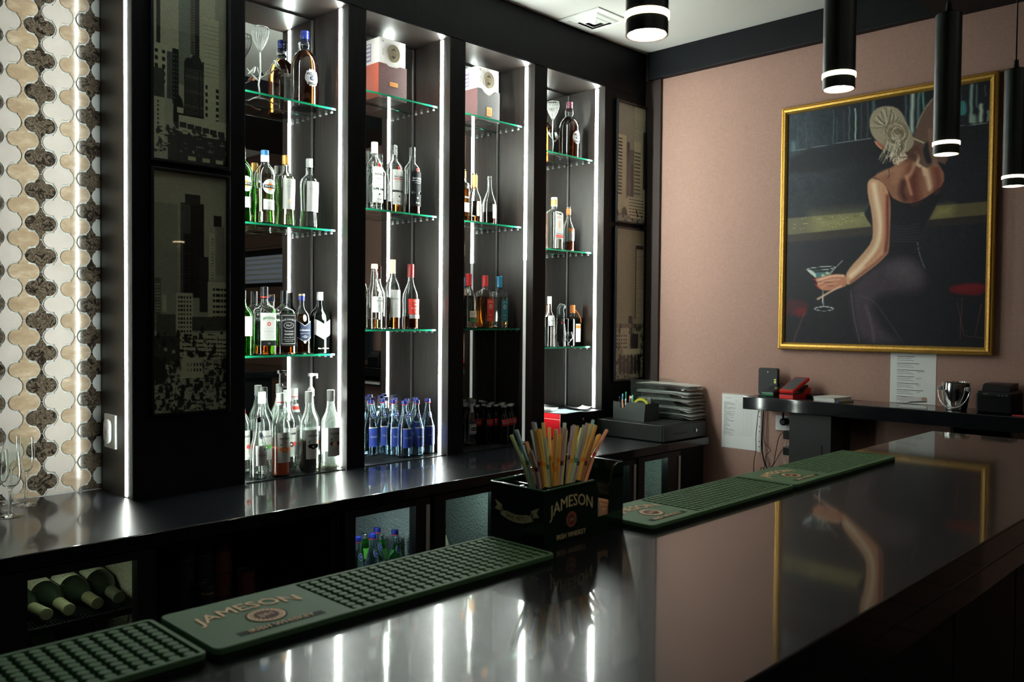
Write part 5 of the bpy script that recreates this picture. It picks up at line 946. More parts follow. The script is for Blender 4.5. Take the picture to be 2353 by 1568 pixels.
# stools
p.poly(q((862,1180),(905,1155),(1045,1145),(1045,1215),(940,1212),(880,1200)), rgb(92,14,24), .012, .95); p.poly(q((880,1182),(930,1165),(1045,1160),(1045,1180),(950,1190)), rgb(130,24,34), .03, .6)
for a, b in (((910,1250),(945,1420)),((935,1225),(925,1440)),((950,1425),(1040,1435)),((1030,1260),(1000,1420))): p.stroke(q(a, b), .003, rgb(110,70,60), .5)
p.poly(q((66,1235),(130,1232),(180,1260),(172,1290),(66,1330)), rgb(70,22,28), .02, .8); p.poly(q((110,1285),(172,1275),(165,1320),(120,1330)), rgb(120,20,30), .02, .6); p.stroke(q((160,1300),(120,1400),(105,1450)), .006, rgb(95,60,55), .6)
# dress
p.poly(q((470,735),(455,760),(446,785),(462,820),(486,850),(492,915),(440,985),(395,1060),(383,1180),(400,1330),(430,1455),(775,1478),(782,1300),(770,1160),(745,1060),(712,985),(715,930),(740,862),(790,770),(828,700),(840,640),(760,690),(700,735),(640,738),(590,715),(575,690)), rgb(17,18,25), .006, 1)
p.poly(q((383,1185),(420,1130),(520,1050),(600,1015),(690,1020),(745,1080),(760,1170),(700,1215),(580,1200),(500,1230),(490,1300),(560,1400),(640,1465),(432,1456),(400,1330)), rgb(66,54,64), .05, .85); p.poly(q((560,1080),(640,1030),(700,1060),(720,1130),(640,1150)), rgb(84,78,84), .09, .7)
p.poly(q((520,1240),(640,1220),(760,1200),(775,1460),(660,1465),(560,1370)), rgb(20,18,26), .10, .95)
p.stroke(q((384,1190),(400,1330),(430,1455)), .004, rgb(110,88,92), .6); p.stroke(q((430,1215),(500,1240),(560,1330),(640,1450)), .006, rgb(92,76,86), .35); p.stroke(q((460,1270),(490,1360),(500,1450)), .012, rgb(96,80,90), .4); p.stroke(q((712,940),(720,1000),(748,1070)), .002, rgb(150,145,150), .7)
for k in range(7): p.stroke(q((580,850+k*14),(640,862+k*12),(720,840+k*16)), .003, rgb(70,68,76), .45)
p.stroke(q((470,735),(450,785)), .006, rgb(70,84,92), .6)
# back and neck
p.poly(q((470,618),(520,580),(600,540),(640,500),(760,490),(838,560),(842,640),(760,705),(700,738),(640,740),(592,716),(575,690),(540,632),(500,605)), rgb(146,98,76), .006, 1)
for pts, w_, c, a in ((((640,630),(632,680),(650,715)),.030,(66,34,30),.9),(((690,560),(690,640),(700,715)),.045,(92,42,34),.85),(((620,560),(600,620)),.03,(170,122,96),.7),(((700,520),(680,580),(660,600)),.018,(196,150,122),.7),(((745,540),(760,600),(772,662)),.020,(214,180,150),.95),(((735,545),(745,590)),.012,(220,190,160),.8),(((655,600),(668,650),(680,690)),.012,(196,140,110),.8),(((800,560),(818,640),(800,670)),.028,(112,58,46),.9),(((520,590),(600,560)),.02,(176,130,106),.6)): p.stroke(q(*pts), w_, rgb(*c), a, .9)
p.stroke(q((500,608),(545,640),(575,720)), .004, rgb(40,28,30), .9); p.stroke(q((592,716),(640,740),(700,738),(760,706),(838,645)), .004, rgb(30,22,24), .9)
# raised arm behind the neck
p.poly(q((640,450),(690,395),(700,345),(740,240),(780,190),(900,120),(900,330),(850,420),(860,540),(800,520),(760,560),(735,545),(705,540)), rgb(98,74,64), .008, 1)
p.poly(q((735,445),(770,405),(790,500),(765,545),(740,500)), rgb(24,24,30), .012, .9); p.stroke(q((780,200),(730,270),(700,350)), .003, rgb(160,170,160), .7); p.stroke(q((770,360),(775,460),(800,540)), .016, rgb(130,98,80), .7); p.stroke(q((700,470),(715,500),(705,535),(722,545)), .010, rgb(206,178,150), .85); p.stroke(q((680,400),(705,410),(738,425)), .005, rgb(190,180,150), .8)
p.poly(q((600,470),(700,430),(735,460),(705,520),(640,520),(600,500)), rgb(84,52,42), .03, .85)
# hand at the neck
p.poly(q((565,485),(600,455),(640,470),(665,500),(640,520),(600,545),(585,520)), rgb(206,182,160), .01, 1)
for a, b in (((575,505),(640,478)),((585,525),(650,495)),((592,540),(660,510))): p.stroke(q(a, b), .0018, rgb(90,60,50), .8)
for x, y in ((578,512),(592,524),(600,470)): p.poly(q((x-8,y+6),(x+6,y-6),(x+9,y-1),(x-4,y+9)), rgb(120,70,66), .004, 1)
# head
p.poly(q((496,415),(520,412),(560,425),(548,466),(525,455),(505,440)), rgb(164,98,74), .006, 1); p.stroke(q((497,418),(520,448),(545,465)), .003, rgb(210,160,130), .8)
p.poly(q((470,335),(474,290),(500,250),(545,235),(600,240),(635,275),(655,330),(690,400),(690,440),(650,480),(600,480),(560,470),(545,440),(505,415),(480,380)), rgb(150,138,116), .006, 1)
hc = [(90,80,66),(196,186,160),(120,108,90),(214,206,182),(70,60,50)]
for k in range(46):
    s_ = k/45.; c = hc[k % 5]; x0 = 478+s_*150+random.uniform(-4,4); y0 = 345-math.sin(s_*3.0)*100+random.uniform(-4,4)
    p.stroke(q((x0,y0),(x0+(575-x0)*.45+random.uniform(-8,8),y0+(330-y0)*.55+12),(560+random.uniform(-14,14),345+random.uniform(-12,26))), .0028, rgb(*c), .65)
p.poly(q((548,350),(570,312),(615,308),(655,345),(665,395),(640,430),(590,432),(555,405)), rgb(120,106,84), .02, .95)
for k in range(40):
    a0 = random.uniform(0, 6.28); R = 12+random.random()*52; pts = [(606+R*math.cos(a0+i*.4)*1.0, 374+R*1.1*math.sin(a0+i*.4)) for i in range(5)]; p.stroke(q(*pts), .0024, rgb(*random.choice(hc)), .7)
for k in range(34):
    x = 548+random.random()*110; p.stroke(q((x,420+random.uniform(-15,15)),(x-10+random.uniform(-14,14),465),(x-30+random.uniform(-25,30),500+random.uniform(-5,40))), .0022, rgb(*random.choice(hc)), .75)
for pts in (((540,480),(520,520),(500,540),(488,560)),((560,520),(550,545),(565,560),(590,545)),((565,560),(575,590),(560,610)),((620,500),(650,500),(690,490))): p.stroke(q(*pts), .0022, rgb(40,36,34), .9)
# near arm
p.poly(q((462,650),(466,625),(482,608),(515,614),(548,640),(570,690),(578,740),(576,860),(572,985),(556,1010),(505,1060),(440,1110),(384,1155),(360,1160),(357,1108),(385,1062),(440,1000),(488,935),(492,870),(484,780),(466,700)), rgb(196,150,118), .005, 1)
p.stroke(q((494,640),(508,720),(524,800),(530,880),(515,960),(450,1050),(385,1112)), .022, rgb(236,214,184), .9, .95); p.stroke(q((562,700),(562,800),(564,900),(556,985)), .018, rgb(112,48,40), .9, .9); p.stroke(q((552,1000),(500,1052),(430,1105),(385,1146)), .012, rgb(140,78,60), .85, .9); p.stroke(q((545,660),(545,760),(548,900),(530,980),(460,1060)), .016, rgb(196,128,96), .6, .9)
# hand with glass
p.poly(q((168,1078),(308,1066),(282,1108),(250,1134),(232,1134),(200,1112)), rgb(24,30,38), .004, .9); p.poly(q((188,1096),(292,1090),(270,1118),(240,1132),(215,1118)), rgb(78,120,126), .006, .85); p.poly(q((165,1080),(190,1082),(212,1100),(215,1124),(195,1108)), rgb(206,216,206), .006, .9)
p.stroke([*q(*[(237+72*math.cos(a*math.pi/12), 1074+8*math.sin(a*math.pi/12)-.08*72*math.cos(a*math.pi/12)) for a in range(25)])], .0022, rgb(200,210,205), .85)
p.stroke(q((168,1080),(205,1118),(240,1138)), .0022, rgb(190,200,196), .8); p.stroke(q((308,1068),(285,1102),(255,1136)), .0022, rgb(190,200,196), .8)
p.stroke(q((246,1180),(249,1225),(250,1268)), .005, rgb(120,130,130), .9); p.stroke(q((244,1185),(247,1265)), .0015, rgb(225,230,225), .9)
p.stroke([*q(*[(253+47*math.cos(a*math.pi/12), 1282+11*math.sin(a*math.pi/12)) for a in range(25)])], .0022, rgb(190,196,190), .9); p.stroke(q((212,1282),(250,1270),(294,1280)), .002, rgb(160,170,165), .8)
for x, y in ((247,1110),(268,1098)): p.poly(q((x-11,y+2),(x-4,y-8),(x+8,y-6),(x+10,y+3),(x,y+9)), rgb(178,186,150), .004, 1)
p.stroke(q((345,1032),(300,1078),(272,1104)), .0016, rgb(180,180,170), .9)
p.poly(q((357,1106),(320,1102),(285,1106),(240,1118),(208,1126),(212,1140),(222,1150),(214,1160),(232,1182),(262,1190),(300,1184),(345,1172),(366,1160)), rgb(186,120,94), .005, 1)
for pts, w_, c, a in ((((350,1112),(290,1112),(225,1134)),.009,(224,186,158),.9),(((330,1130),(270,1136),(225,1154)),.008,(206,158,130),.85),(((320,1150),(270,1160),(240,1172)),.008,(200,148,120),.85),(((335,1166),(290,1190),(255,1212),(222,1232)),.008,(214,176,148),1),(((300,1142),(250,1146)),.002,(80,40,36),.9),(((300,1162),(255,1166)),.002,(80,40,36),.9),(((240,1142),(215,1140)),.002,(90,46,40),.8)): p.stroke(q(*pts), w_, rgb(*c), a, .8)
for x, y in ((206,1133),(212,1160),(222,1172)): p.stroke(q((x-4,y-5),(x+5,y+4)), .004, rgb(150,22,34), 1)
p.im += (p.noise(.035, 1.5, 1.5))[..., None]
PY0, PY1, PZ0, PZ1 = -.826, -1.792, 1.372, 2.560; fw = .034
t = thing('framed_painting', 'large gold framed painting of a woman in a black dress at a bar', 'painting', (XW, (PY0+PY1)/2, PZ0)); cyy = (PY0+PY1)/2; hy = (PY0-PY1)/2; HH = PZ1-PZ0
p.mesh('canvas', lambda u, v: (-.018, hy-fw-(2*hy-2*fw)*u, HH-fw-(HH-2*fw)*v), PT, t, 1.25)
g = G()
prof = [(0,-.001),(.0,-.026),(.004,-.030),(.009,-.031),(.0115,-.027),(.013,-.027),(.0155,-.034),(.024,-.033),(.031,-.026),(fw,-.022),(fw,-.012)]
for i, ((a0, a1), (b0, b1)) in enumerate(zip([(hy,0),(hy,HH),(-hy,HH),(-hy,0)], [(hy,HH),(-hy,HH),(-hy,0),(hy,0)])):
    def pt(cy0, cz0, d):  # inset corner by d
        return (cy0-math.copysign(d, cy0), cz0+(d if cz0 == 0 else -d))
    V = []; 
    for d, x in prof: y, z = pt(a0, a1, d); V.append((x, y, z))
    for d, x in prof: y, z = pt(b0, b1, d); V.append((x, y, z))
    n = len(prof); g.add(V, [[k, k+1, k+1+n, k+n] for k in range(n-1)], 0)
    n0 = len(g.m)
o = g.build('frame', [GOLD], t)
tt = noise_tex(GOLD, 260, 3, .6); col_from(GOLD, ramp(GOLD, tt.outputs[0], [(.35, (.42,.23,.045)), (.6, (.70,.42,.10))]).outputs[0])

# ================================================================ WALL SHELF AND WHAT STANDS ON IT
SZ = 1.144
t = thing('wall_shelf', 'thick polished black stone shelf along the pink wall', 'shelf', (XW, -1.6, SZ)); g = G(); g.box(-.240, -.0003, -1.25, .843, -.062, 0, bev=.003); g.build('slab', STONE_WT, t)
g = G(); g.box(-.215, -.004, .412, .612, -SZ+.001, -.0625); g.build('support_panel', mat('dark_grey_laminate', (.016,.018,.018), .55), t)
g = G(); g.box(-.217, -.215, .452, .455, -.30, -.20); g.build('panel_handle', BLACKP, t)
S0 = SZ+.0004
def at_shelf(name, label, cat, X, Y, rz=0, group=None): return thing(name, label, cat, (X, Y, S0), rz, group)
# router
t = at_shelf('router', 'upright black router with small green lights on the wall shelf', 'router', 3.935, -.800)
g = G(); g.prism(rrect(-.050, .050, 0, .132, .010, 5), -.012, .012, lambda y, z, x: (x, y, z), 0); g.build('body', mat('matt_black_router', (.012,.013,.014), .5), t)
g = G(); [g.box(-.0126, -.0120, -.044+.006*a, -.0405+.006*a, .060+.008*k, .063+.008*k) for k in range(3) for a in range(2)]; g.build('status_lights', mat('yellow_green_leds', (.5,.6,.1), emit=(.65,.9,.15), es=.9), t)
g = G(); g.add([(-.0123, .003, .116), (-.0123, -.003, .116), (-.0123, 0, .108)], [(0,1,2)]); g.build('logo', STEEL, t)
# phone terminals
def terminal(name, label, X, Y, rz, body, scr, L, W, tilt, hb, twin):
    t = at_shelf(name, label, 'card reader', X, Y, rz); ca, sa = math.cos(tilt), math.sin(tilt)
    R = lambda V: [(x*ca-z*sa*-1*0-z*sa if 0 else x*ca-z*sa, y, x*sa+z*ca+hb) for x, y, z in V]
    g = G(); g.box(0, L, -W/2, W/2, 0, .018, bev=.005); g.v = R(g.v); g.build('body', body, t)
    g = G(); g.box(.012, L-.010, -W/2+.007, W/2-.007, .0179, .0190, bev=.0004, seg=1); g.v = R(g.v); g.build('screen', scr, t)
    if twin:
        g = G(); g.prism([(-.004,.0),(L*.95,.0),(L*.97,.045),(L*.80,.050),(L*.5,.020),(-.004,.016)], -W/2+.002, W/2-.002, lambda x, z, y: (x, y, z)); g.build('charging_base', body, t)
        g = G(); g.prism([(-.002,.0165),(L*.5,.021),(L*.84,.052),(L*.84,.060),(L*.45,.030),(-.002,.0205)], -W/2+.004, W/2-.004, lambda x, z, y: (x, y, z)); g.build('printer_slot', BLACKP, t)
terminal('card_reader', 'bright red card reader with grey screen on the wall shelf', 3.815, -.955, -.12, mat('red_reader_plastic', (.62,.015,.012), .35), mat('grey_screen', (.075,.085,.095), .3), .150, .078, .42, .020, True)
terminal('phone_terminal', 'black phone shaped terminal with green lower edge beside the router', 3.835, -.848, -.05, mat('dark_phone_body', (.010,.012,.012), .3), mat('dark_glass_screen', (.006,.008,.010), .12), .140, .062, .26, .006, False)
o = bpy.data.objects['phone_terminal']; g = G(); g.box(-.004, .006, -.033, .033, .003, .020, bev=.004); g.build('bumper', mat('green_bumper', (.010,.16,.055), .25), o)
g = G(); g.box(.02, .12, -.025, .025, 0, .012); g.prism([(.05,.0),(.13,.0),(.13,.034),(.05,.012)], -.02, .02, lambda x, z, y: (x, y, z)); g.build('cradle', BLACKP, o)
o = G(); o.box(-.035, .035, -.06, .06, 0, .016, bev=.004); t = o.build('power_brick', BLACKP, None, 'flat black power brick behind the red card reader', 'adapter'); t.location = (3.950, -1.03, S0)
# note pads
t = at_shelf('notepad', 'stack of ring bound note pads on the wall shelf', 'notepad', 3.880, -1.150, -.10)
g = G(); 
for k in range(4): a = .0018*math.sin(k*2.1); g.box(-.075+a, .075+a, -.052-a, .052-a, k*.0042, k*.0042+.0036)
g.build('pages', PAPER, t)
g = G(); g.box(-.078, .078, -.056, .055, .0168, .0180, bev=.0005, seg=1); g.build('cover', mat('off_white_cover', (.66,.66,.58), .8), t)
g = G(); [g.tube([(.077,-.050+k*.0065,.004),(.081,-.050+k*.0065,.012),(.076,-.050+k*.0065,.020)], .0008, 5) for k in range(16)]; g.build('spiral', STEEL, t)
t = at_shelf('pen', 'blue tipped pen lying before the note pads', 'pen', 3.790, -1.218, 0); g = G(); g.tube([(0,0,.004),(.09,-.030,.004)], .0035, 8); g.build('barrel', mat('olive_pen_barrel', (.22,.20,.08), .5), t); g = G(); g.tube([(-.004,.001,.004),(0,0,.004)], .0042, 8); g.build('cap', mat('blue_pen_cap', (.02,.09,.55), .4), t)
# stapler
t = at_shelf('stapler', 'small white and chrome stapler before the lower wall note', 'stapler', 3.822, -1.530, math.pi/2+.16)
f = lambda x, z, y: (x, y, z)
g = G(); g.prism([(-.054,0),(.052,0),(.054,.005),(.040,.009),(-.040,.010),(-.054,.007)], -.011, .011, f); g.build('base', WHITEP, t)
g = G(); g.prism([(-.052,.026),(.020,.020),(.034,.012),(.040,.015),(.030,.026),(-.052,.031)], -.008, .008, f); g.build('magazine', CHROME, t)
g = G(); g.prism([(-.053,.032),(.010,.026),(.030,.018),(.052,.022),(.056,.034),(.040,.043),(-.030,.046),(-.050,.043)], -.010, .010, f, smooth=False); g.build('handle', WHITEP, t)
g = G(); g.box(-.050, -.034, -.0104, .0104, .033, .045); g.build('end_cap', mat('pinkish_plastic', (.60,.32,.22), .5), t)
# ice bucket
t = at_shelf('ice_bucket', 'polished steel ice bucket with lowered wire handle', 'ice bucket', 3.885, -1.680)
g = G(); g.lathe([(0,.040),(.002,.042),(.03,.048),(.07,.054),(.095,.056),(.112,.0535),(.114,.0545),(.115,.053),(.112,.0515),(.095,.0535),(.03,.046),(.004,.040),(.0038,.001)], 48); g.build('bucket', CHROME, t)
g = G(); g.tube([(-.020+.0*a, .064*math.cos(a), .085-.0*a) if 0 else (-.030-.035*math.sin(a)*.6, .062*math.cos(a), .088-.080*math.sin(a)) for a in [math.pi*i/20 for i in range(21)]], .0024, 8); g.build('handle', CHROME, t)
for s in (-1, 1): g = G(); g.box(-.036, -.022, s*.056-.006, s*.056+.006, .080, .098, bev=.002); g.build('ear', STEEL, t)
# receipt printer
t = at_shelf('receipt_printer', 'bulky black receipt printer right of the ice bucket', 'printer', 3.895, -1.840)
g = G(); g.box(-.070, .085, -.068, .068, 0, .088, bev=.008); g.build('body', BLACKP, t)
g = G(); g.box(-.073, -.069, -.055, .055, .068, .082, bev=.001); g.text('thermal', .006, lambda x, y: (-.0735, .030-x, .078+y), 1); [g.box(-.0735, -.073, -.020-.014*k, -.016-.014*k, .074, .076, 1) for k in range(3)]; g.build('control_strip', [mat('gloss_black_strip', (.02,.022,.024), .2), mat('grey_marking', (.4,.42,.42), .6)], t)
g = G(); g.prism([(-.050,.088),(.080,.088),(.080,.118),(-.010,.118),(-.038,.112)], -.050, .050, f); g.build('paper_cover', BLACKP, t)
t = at_shelf('monitor', 'dark flat monitor cut by the right edge of the picture', 'monitor', 3.895, -2.10)
g = G(); g.prism(rrect(-.155, .155, .045, .330, .008), -.012, .012, lambda y, z, x: (x, y, z)); g.build('screen_housing', mat('blue_black_monitor', (.012,.020,.026), .4), t); g = G(); g.box(-.05, .05, -.08, .08, 0, .008, bev=.003); g.build('foot', BLACKP, t); g = G(); g.box(.006, .020, -.02, .02, .008, .12); g.build('stand', BLACKP, t)
t = at_shelf('ruler', 'thin red edged ruler lying beneath the monitor', 'ruler', 3.800, -1.975); g = G(); g.box(-.012, .012, -.06, .06, .0002, .0035); g.build('blade', mat('red_edge_plastic', (.55,.06,.08), .4), t)
t = thing('keyboard', 'pale keyboard resting on a bracket under the wall shelf', 'keyboard', (3.84, -1.84, 1.020)); g = G(); g.box(-.06, .06, -.13, .13, 0, .014, bev=.003); g.build('case', WHITEP, t); g = G(); [g.box(-.050+.018*a, -.036+.018*a, -.120+.018*k, -.106+.018*k, .0142, .017) for k in range(13) for a in range(5)]; g.build('keys', mat('grey_keys', (.4,.42,.4), .5), t)
g = G(); g.box(3.79, 3.995, -1.99, -1.98, 1.008, 1.0815); g.box(3.79, 3.995, -1.70, -1.69, 1.008, 1.0815); g.box(3.77, 3.99, -2.0, -1.68, 1.008, 1.0198); g.build('keyboard_tray', BLACKM, None, 'black tray bracket hanging under the wall shelf', 'tray')
# notes on the wall
def note(name, label, y0, y1, z0, z1, draw, fx=-.0012):
    t = thing(name, label, 'paper', (XW, (y0+y1)/2, z0)); hy_ = abs(y0-y1)/2; g = G(); g.box(fx-.0003, fx, -hy_, hy_, 0, z1-z0); g.build('sheet', PAPER, t); g = G(); draw(g, hy_, z1-z0, fx-.0006); g.build('print', [mat('grey_text', (.22,.23,.23), .8), mat('dark_text', (.06,.06,.07), .8), WHITEP], t); return t
def drawA(g, h, H, x):
    T = lambda s, sz, y, z, m: g.text(s, sz, lambda a, b: (x, h-y-a, H-z+b), m)
    T('Menu board', .007, .035, .020, 1); T('Nightshift', .0045, .085, .032, 1)
    for k in range(34): z = .040+k*.0052; g.box(x, x+.0001, h-.175, h-.008, H-z, H-z+.0005, 0); g.box(x, x+.0001, h-.020-random.random()*.06, h-.011, H-z-.0035, H-z-.0018, 0)
    for y in (.011,.125,.145,.175): g.box(x, x+.0001, h-y-.0004, h-y, H-.213, H-.040, 0)
note('list_sheet', 'printed table in a punched plastic pocket, left of the shelf on the pink wall', -.505, -.712, .846, 1.126, drawA)
o = bpy.data.objects['list_sheet']; g = G(); g.box(-.0030, -.0014, -.121, -.1035, -.004, .284); g.build('punched_strip', WHITEP, o); g = G(); [g.box(-.0034, -.0030, -.1145, -.1110, .02+k*.0255, .027+k*.0255) for k in range(11) if k not in (2,5,8)]; g.build('holes', INK, o)
g = G(); g.box(-.0030, -.0026, -.1035, .1055, -.004, .286); g.build('plastic_pocket', None or mat('thin_clear_pocket', (1,1,1), .08, trans=0, alpha=.12), o)
def drawB(g, h, H, x):
    for k in range(9):
        z = .018+k*.030; y = h-.030; g.box(x, x+.0001, y-.075-.02*(k % 3), y, H-z, H-z+.0024, 1); g.box(x, x+.0001, y-.060, y, H-z-.008, H-z-.0062, 0); g.box(x, x+.0001, y-.072, y, H-z-.016, H-z-.0142, 0)
    for k, s in enumerate(('90% paid','100 $','50 %','70 %')): g.text(s, .010, lambda a, b, k=k: (x, -.035-a*.9+.01*(k > 0), H-.082-k*.031+b+a*.1), 0)
note('schedule_sheet', 'white handwritten list taped under the gold frame', -1.366, -1.563, 1.1455, 1.3715, drawB)
# sockets, chargers, cables
t = thing('wall_socket', 'white square wall socket half hidden by a plug under the shelf', 'socket', (XW, -.852, 1.002)); g = G(); g.box(-.010, -.0003, -.040, .040, -.037, .037, bev=.002); g.build('plate', WHITEP, t); g = G(); g.box(-.0115, -.010, -.026, .026, -.026, .026, bev=.001, seg=1); g.build('insert', WHITEP, t)
t = thing('power_plug', 'black plug pushed into the socket under the shelf', 'plug', (XW-.0118, -.868, 1.012)); g = G(); g.lathe([(0,.019),(.028,.018),(.034,.010)], 20); g.v = [(-z, y, x) for x, y, z in g.v]; g.tube([(-.026,0,.008),(-.030,0,.035),(-.020,0,.066)], .005, 8); g.build('body', BLACKP, t)
t = thing('power_strip', 'white power strip fixed beside the dark support panel', 'power strip', (XW, -.935, .90)); g = G(); g.box(-.050, -.004, -.018, .018, -.090, .090, bev=.004); g.build('housing', WHITEP, t)
for z, lb in ((.951,'upper small black charger on the white power strip'), (.872,'lower small black charger on the white power strip')):
    t = thing('charger', lb, 'charger', (XW-.040, -.898, z), group='chargers under the wall shelf'); g = G(); g.box(-.022, .022, -.0185, .0185, -.020, .020, bev=.003); g.build('body', BLACKP, t)
WC = mat('white_cable', (.55,.53,.45), .5)
def cable(label, pts, r=.0018, m=BLACKP):
    P = [Vector(a) for a in pts]; Q = []
    for i in range(len(P)-1):
        a = P[max(i-1,0)]; b = P[i]; c = P[i+1]; d = P[min(i+2,len(P)-1)]
        for k in range(5): u = k/5; Q.append(.5*((2*b)+(c-a)*u+(2*a-5*b+4*c-d)*u*u+(3*b-a-3*c+d)*u**3))
    Q.append(P[-1]); g = G(); g.tube(Q, r, 6); return g.build('cable', m, None, label, 'cable', 'cables under the wall shelf')
cable('thin black cable hanging before the printed table', [(3.985,-.722,1.081),(3.975,-.720,1.0),(3.978,-.712,.93),(3.972,-.716,.85),(3.975,-.704,.78),(3.972,-.708,.60)])
cable('thick black cable hanging right of the punched strip', [(3.980,-.752,1.081),(3.975,-.748,.95),(3.975,-.748,.86),(3.970,-.765,.80),(3.965,-.790,.74),(3.96,-.80,.60)], .0035)
cable('thin black cable running beside the thick one with a kink', [(3.985,-.762,1.081),(3.980,-.756,1.0),(3.978,-.758,.90),(3.972,-.795,.862),(3.976,-.770,.83),(3.972,-.775,.78),(3.965,-.800,.74),(3.96,-.805,.62)])
cable('thin black cable with a small loop near the mat', [(3.985,-.745,.90),(3.975,-.752,.83),(3.972,-.765,.775),(3.972,-.745,.750),(3.968,-.750,.770),(3.968,-.768,.760),(3.965,-.75,.72),(3.96,-.75,.62)])
cable('black cable leaving the upper charger', [(3.955,-.878,.953),(3.965,-.862,.955),(3.975,-.838,.93),(3.972,-.825,.86),(3.970,-.815,.80),(3.962,-.797,.755),(3.96,-.795,.66)])
cable('black cable leaving the lower charger', [(3.955,-.878,.872),(3.965,-.860,.868),(3.970,-.830,.82),(3.966,-.805,.765),(3.96,-.798,.70)])
cable('white cable looping down past the lower charger', [(3.955,-.890,.933),(3.960,-.876,.89),(3.962,-.868,.84),(3.965,-.875,.80),(3.965,-.885,.74)], .0018, WC)
cable('second white cable crossing behind the lower charger', [(3.960,-.905,.92),(3.965,-.888,.885),(3.968,-.876,.85),(3.968,-.882,.80),(3.968,-.895,.74)], .0018, WC)
cable('black router cable curling at the left end of the wall shelf', [(3.940,-.765,1.1463),(3.935,-.750,1.165),(3.925,-.770,1.175),(3.94,-.790,1.178)], .002)

# ================================================================ CASH DRAWER AND DESK THINGS
t = thing('cash_drawer', 'flat black cash drawer at the right end of the worktop', 'cash drawer', (3.740, -.235, .9005))
DRM = mat('satin_black_metal', (.011,.013,.012), .33)
g = G(); g.box(-.190, .190, -.200, .215, .003, .085, bev=.003); [g.box(-.1905, -.190, -.045-.018*k, -.041-.018*k, .028, .034, 1) for k in (0, 1, 3, 4)]; g.build('case', [DRM, BLACKP], t)
g = G(); g.box(-.189, .189, -.212, -.2005, .004, .080, bev=.002); d = g.build('drawer_front', DRM, t); g = G(); g.box(-.11, .02, -.2128, -.212, .034, .042); g.build('slot', BLACKP, d); g = G(); g.lathe([(0,.010),(.004,.010),(.006,.007)], 16); g.v = [(.095+x, -.212-z, .040+y) for x, y, z in g.v]; g.build('lock', CHROME, d)
DZ = .9005+.0852
t = thing('desk_organizer', 'dark grey desk organizer full of pens on the cash drawer', 'desk organizer', (3.700, -.165, DZ))
g = G(); th = .003; OG = mat('dark_grey_organizer', (.030,.038,.032), .5)
side = [(-.100,0),(.100,0),(.108,.094),(.020,.094),(-.012,.088),(-.030,.060),(-.052,.060),(-.052,.088),(-.100,.092)]
side = [(-y, z) for y, z in side]
for x0_ in (-.068, .062): g.prism([(y, z) for y, z in side] if x0_ < 0 else [(-.100,0),(.100,0),(.104,.092),(-.100,.092)], x0_, x0_+th, lambda y, z, x: (x, y, z))
g.box(-.065, .062, -.100, -.097, 0, .088); g.box(-.065, .062, .097, .100, 0, .092); g.box(-.065, .062, -.097, .097, 0, th); g.box(-.065, .062, -.018, -.015, th, .080); g.build('tray', OG, t)
PN = [((-.04,.085),'black',(.01,.01,.012),.112),((-.045,.070),'light blue',(.16,.42,.62),.128),((-.03,.050),'green',(.01,.32,.22),.138),((-.05,.046),'orange tipped',(.75,.30,.12),.098),((-.03,.018),'red',(.75,.06,.04),.120),((-.045,.010),'white',(.7,.7,.68),.118),((-.05,.000),'dark blue',(.03,.07,.30),.110),((-.03,-.008),'white and green',(.10,.45,.22),.124),((-.05,.030),'pale grey',(.45,.47,.46),.104),((-.01,.060),'black and teal',(.02,.10,.11),.118)]
for (x, y), nm, c, L in PN:
    t2 = thing('pen', f'{nm} pen standing in the desk organizer', 'pen', (3.700+x, -.165+y*.9, DZ+.0035), group='pens in the desk organizer'); g = G(); dx, dy = rr.uniform(-.008,.004), rr.uniform(-.010,.014)
    g.tube([(0,0,0),(dx*.8,dy*.8,L*.8)], .0042, 8); g.build('barrel', mat('pen_'+nm.replace(' ','_'), c, .35), t2); g = G(); g.tube([(dx*.8,dy*.8,L*.8),(dx,dy,L)], [.0044,.0036], 8); g.build('cap', mat('pencap_'+nm.replace(' ','_'), tuple(min(1, v*1.3+.02) for v in c), .3), t2)
t = thing('tape_roll', 'yellow roll of tape standing in the desk organizer', 'tape', (3.700-.030, -.165-.052, DZ+.0760)); g = G(); R_ = []
for a in range(33):
    q_ = a*2*math.pi/32; R_.append([(x, .040*math.cos(q_)*k, .040*math.sin(q_)*k) for x, k in ((-.022,1),(.022,1),(.022,.72),(-.022,.72))])
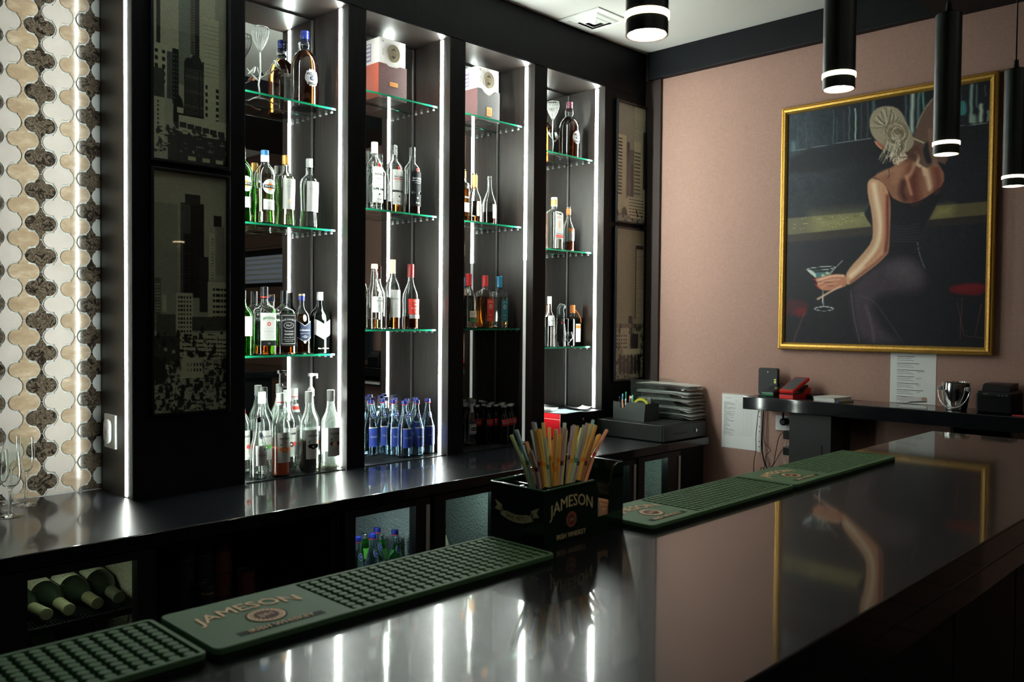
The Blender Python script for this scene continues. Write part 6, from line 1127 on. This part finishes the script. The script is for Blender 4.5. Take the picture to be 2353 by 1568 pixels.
g.rings(R_, 0, False, True); g.v = [(x*.8-y*.5, y*.86+x*.5, z) for x, y, z in g.v]; g.build('tape', mat('yellow_tape', (.62,.60,.06), .25, coat=.5), t)
g = G(); g.box(-.006,.006,-.012,.012,0,.05, bev=.002); o = g.build('usb_stick', WHITEP, None, 'small white stick at the front of the desk organizer', 'adapter'); o.location = (3.700-.055, -.165-.060, DZ+.0036)
g = G(); g.box(-.010,.010,-.015,.015,0,.075, bev=.003); g.box(-.008,.008,-.013,.013,.075,.110, bev=.003); o = g.build('stapler', mat('grey_green_metal', (.20,.22,.20), .35, metal=.5), None, 'upright grey stapler leaning at the right of the desk organizer', 'stapler'); o.location = (3.742, -.222, DZ+.0036)
# letter trays with papers
t = thing('letter_tray', 'clear plastic stacked letter tray overflowing with papers', 'letter tray', (3.880, -.290, DZ)); CLP = thin_glass('clear_plastic', (.95,.97,.96), .05, .03, .08)
g = G()
for k in range(5): g.box(-.060, .112, -.090, .250, .006+k*.038, .0085+k*.038)
g.build('tier', CLP, t)
for s in (-.061, .112):
    g = G()
    ar = [( -.09+.34*i/14, .006+.195*math.sin(min(1,(i/14)*1.7)*math.pi/2)) for i in range(15)]; g.prism(ar+[(.25,.006)], s, s+.0015, lambda y, z, x: (x, y, z)); g.build('side_wall', CLP, t)
for k in range(5):
    for m_ in range(3):
        g = G(); sh = rr.uniform(-.012,.012); V = []; 
        for a in range(8):
            for b in range(7):
                u, v = a/7-.5, b/6; V.append((.025+u*.160+sh, -.110-.030*(4-k)*.15+v*.33, -.014*max(0,(.22-v))*4*(1.2 if m_ == 0 else .5)+.001*math.sin(u*5+k)))
        g.add(V, [[a*7+b, (a+1)*7+b, (a+1)*7+b+1, a*7+b+1] for a in range(7) for b in range(6)], 0, True)
        g.build('paper_sheet', PAPER if (k+m_) % 3 else mat('greyish_paper', (.5,.5,.46), .8), None, f'curling paper in the {["lowest","second","middle","fourth","top"][k]} tier of the clear letter tray', 'paper', f'papers in the {["lowest","second","middle","fourth","top"][k]} tier of the letter tray').location = (3.880, -.290, DZ+.012+k*.038+m_*.005+.008)
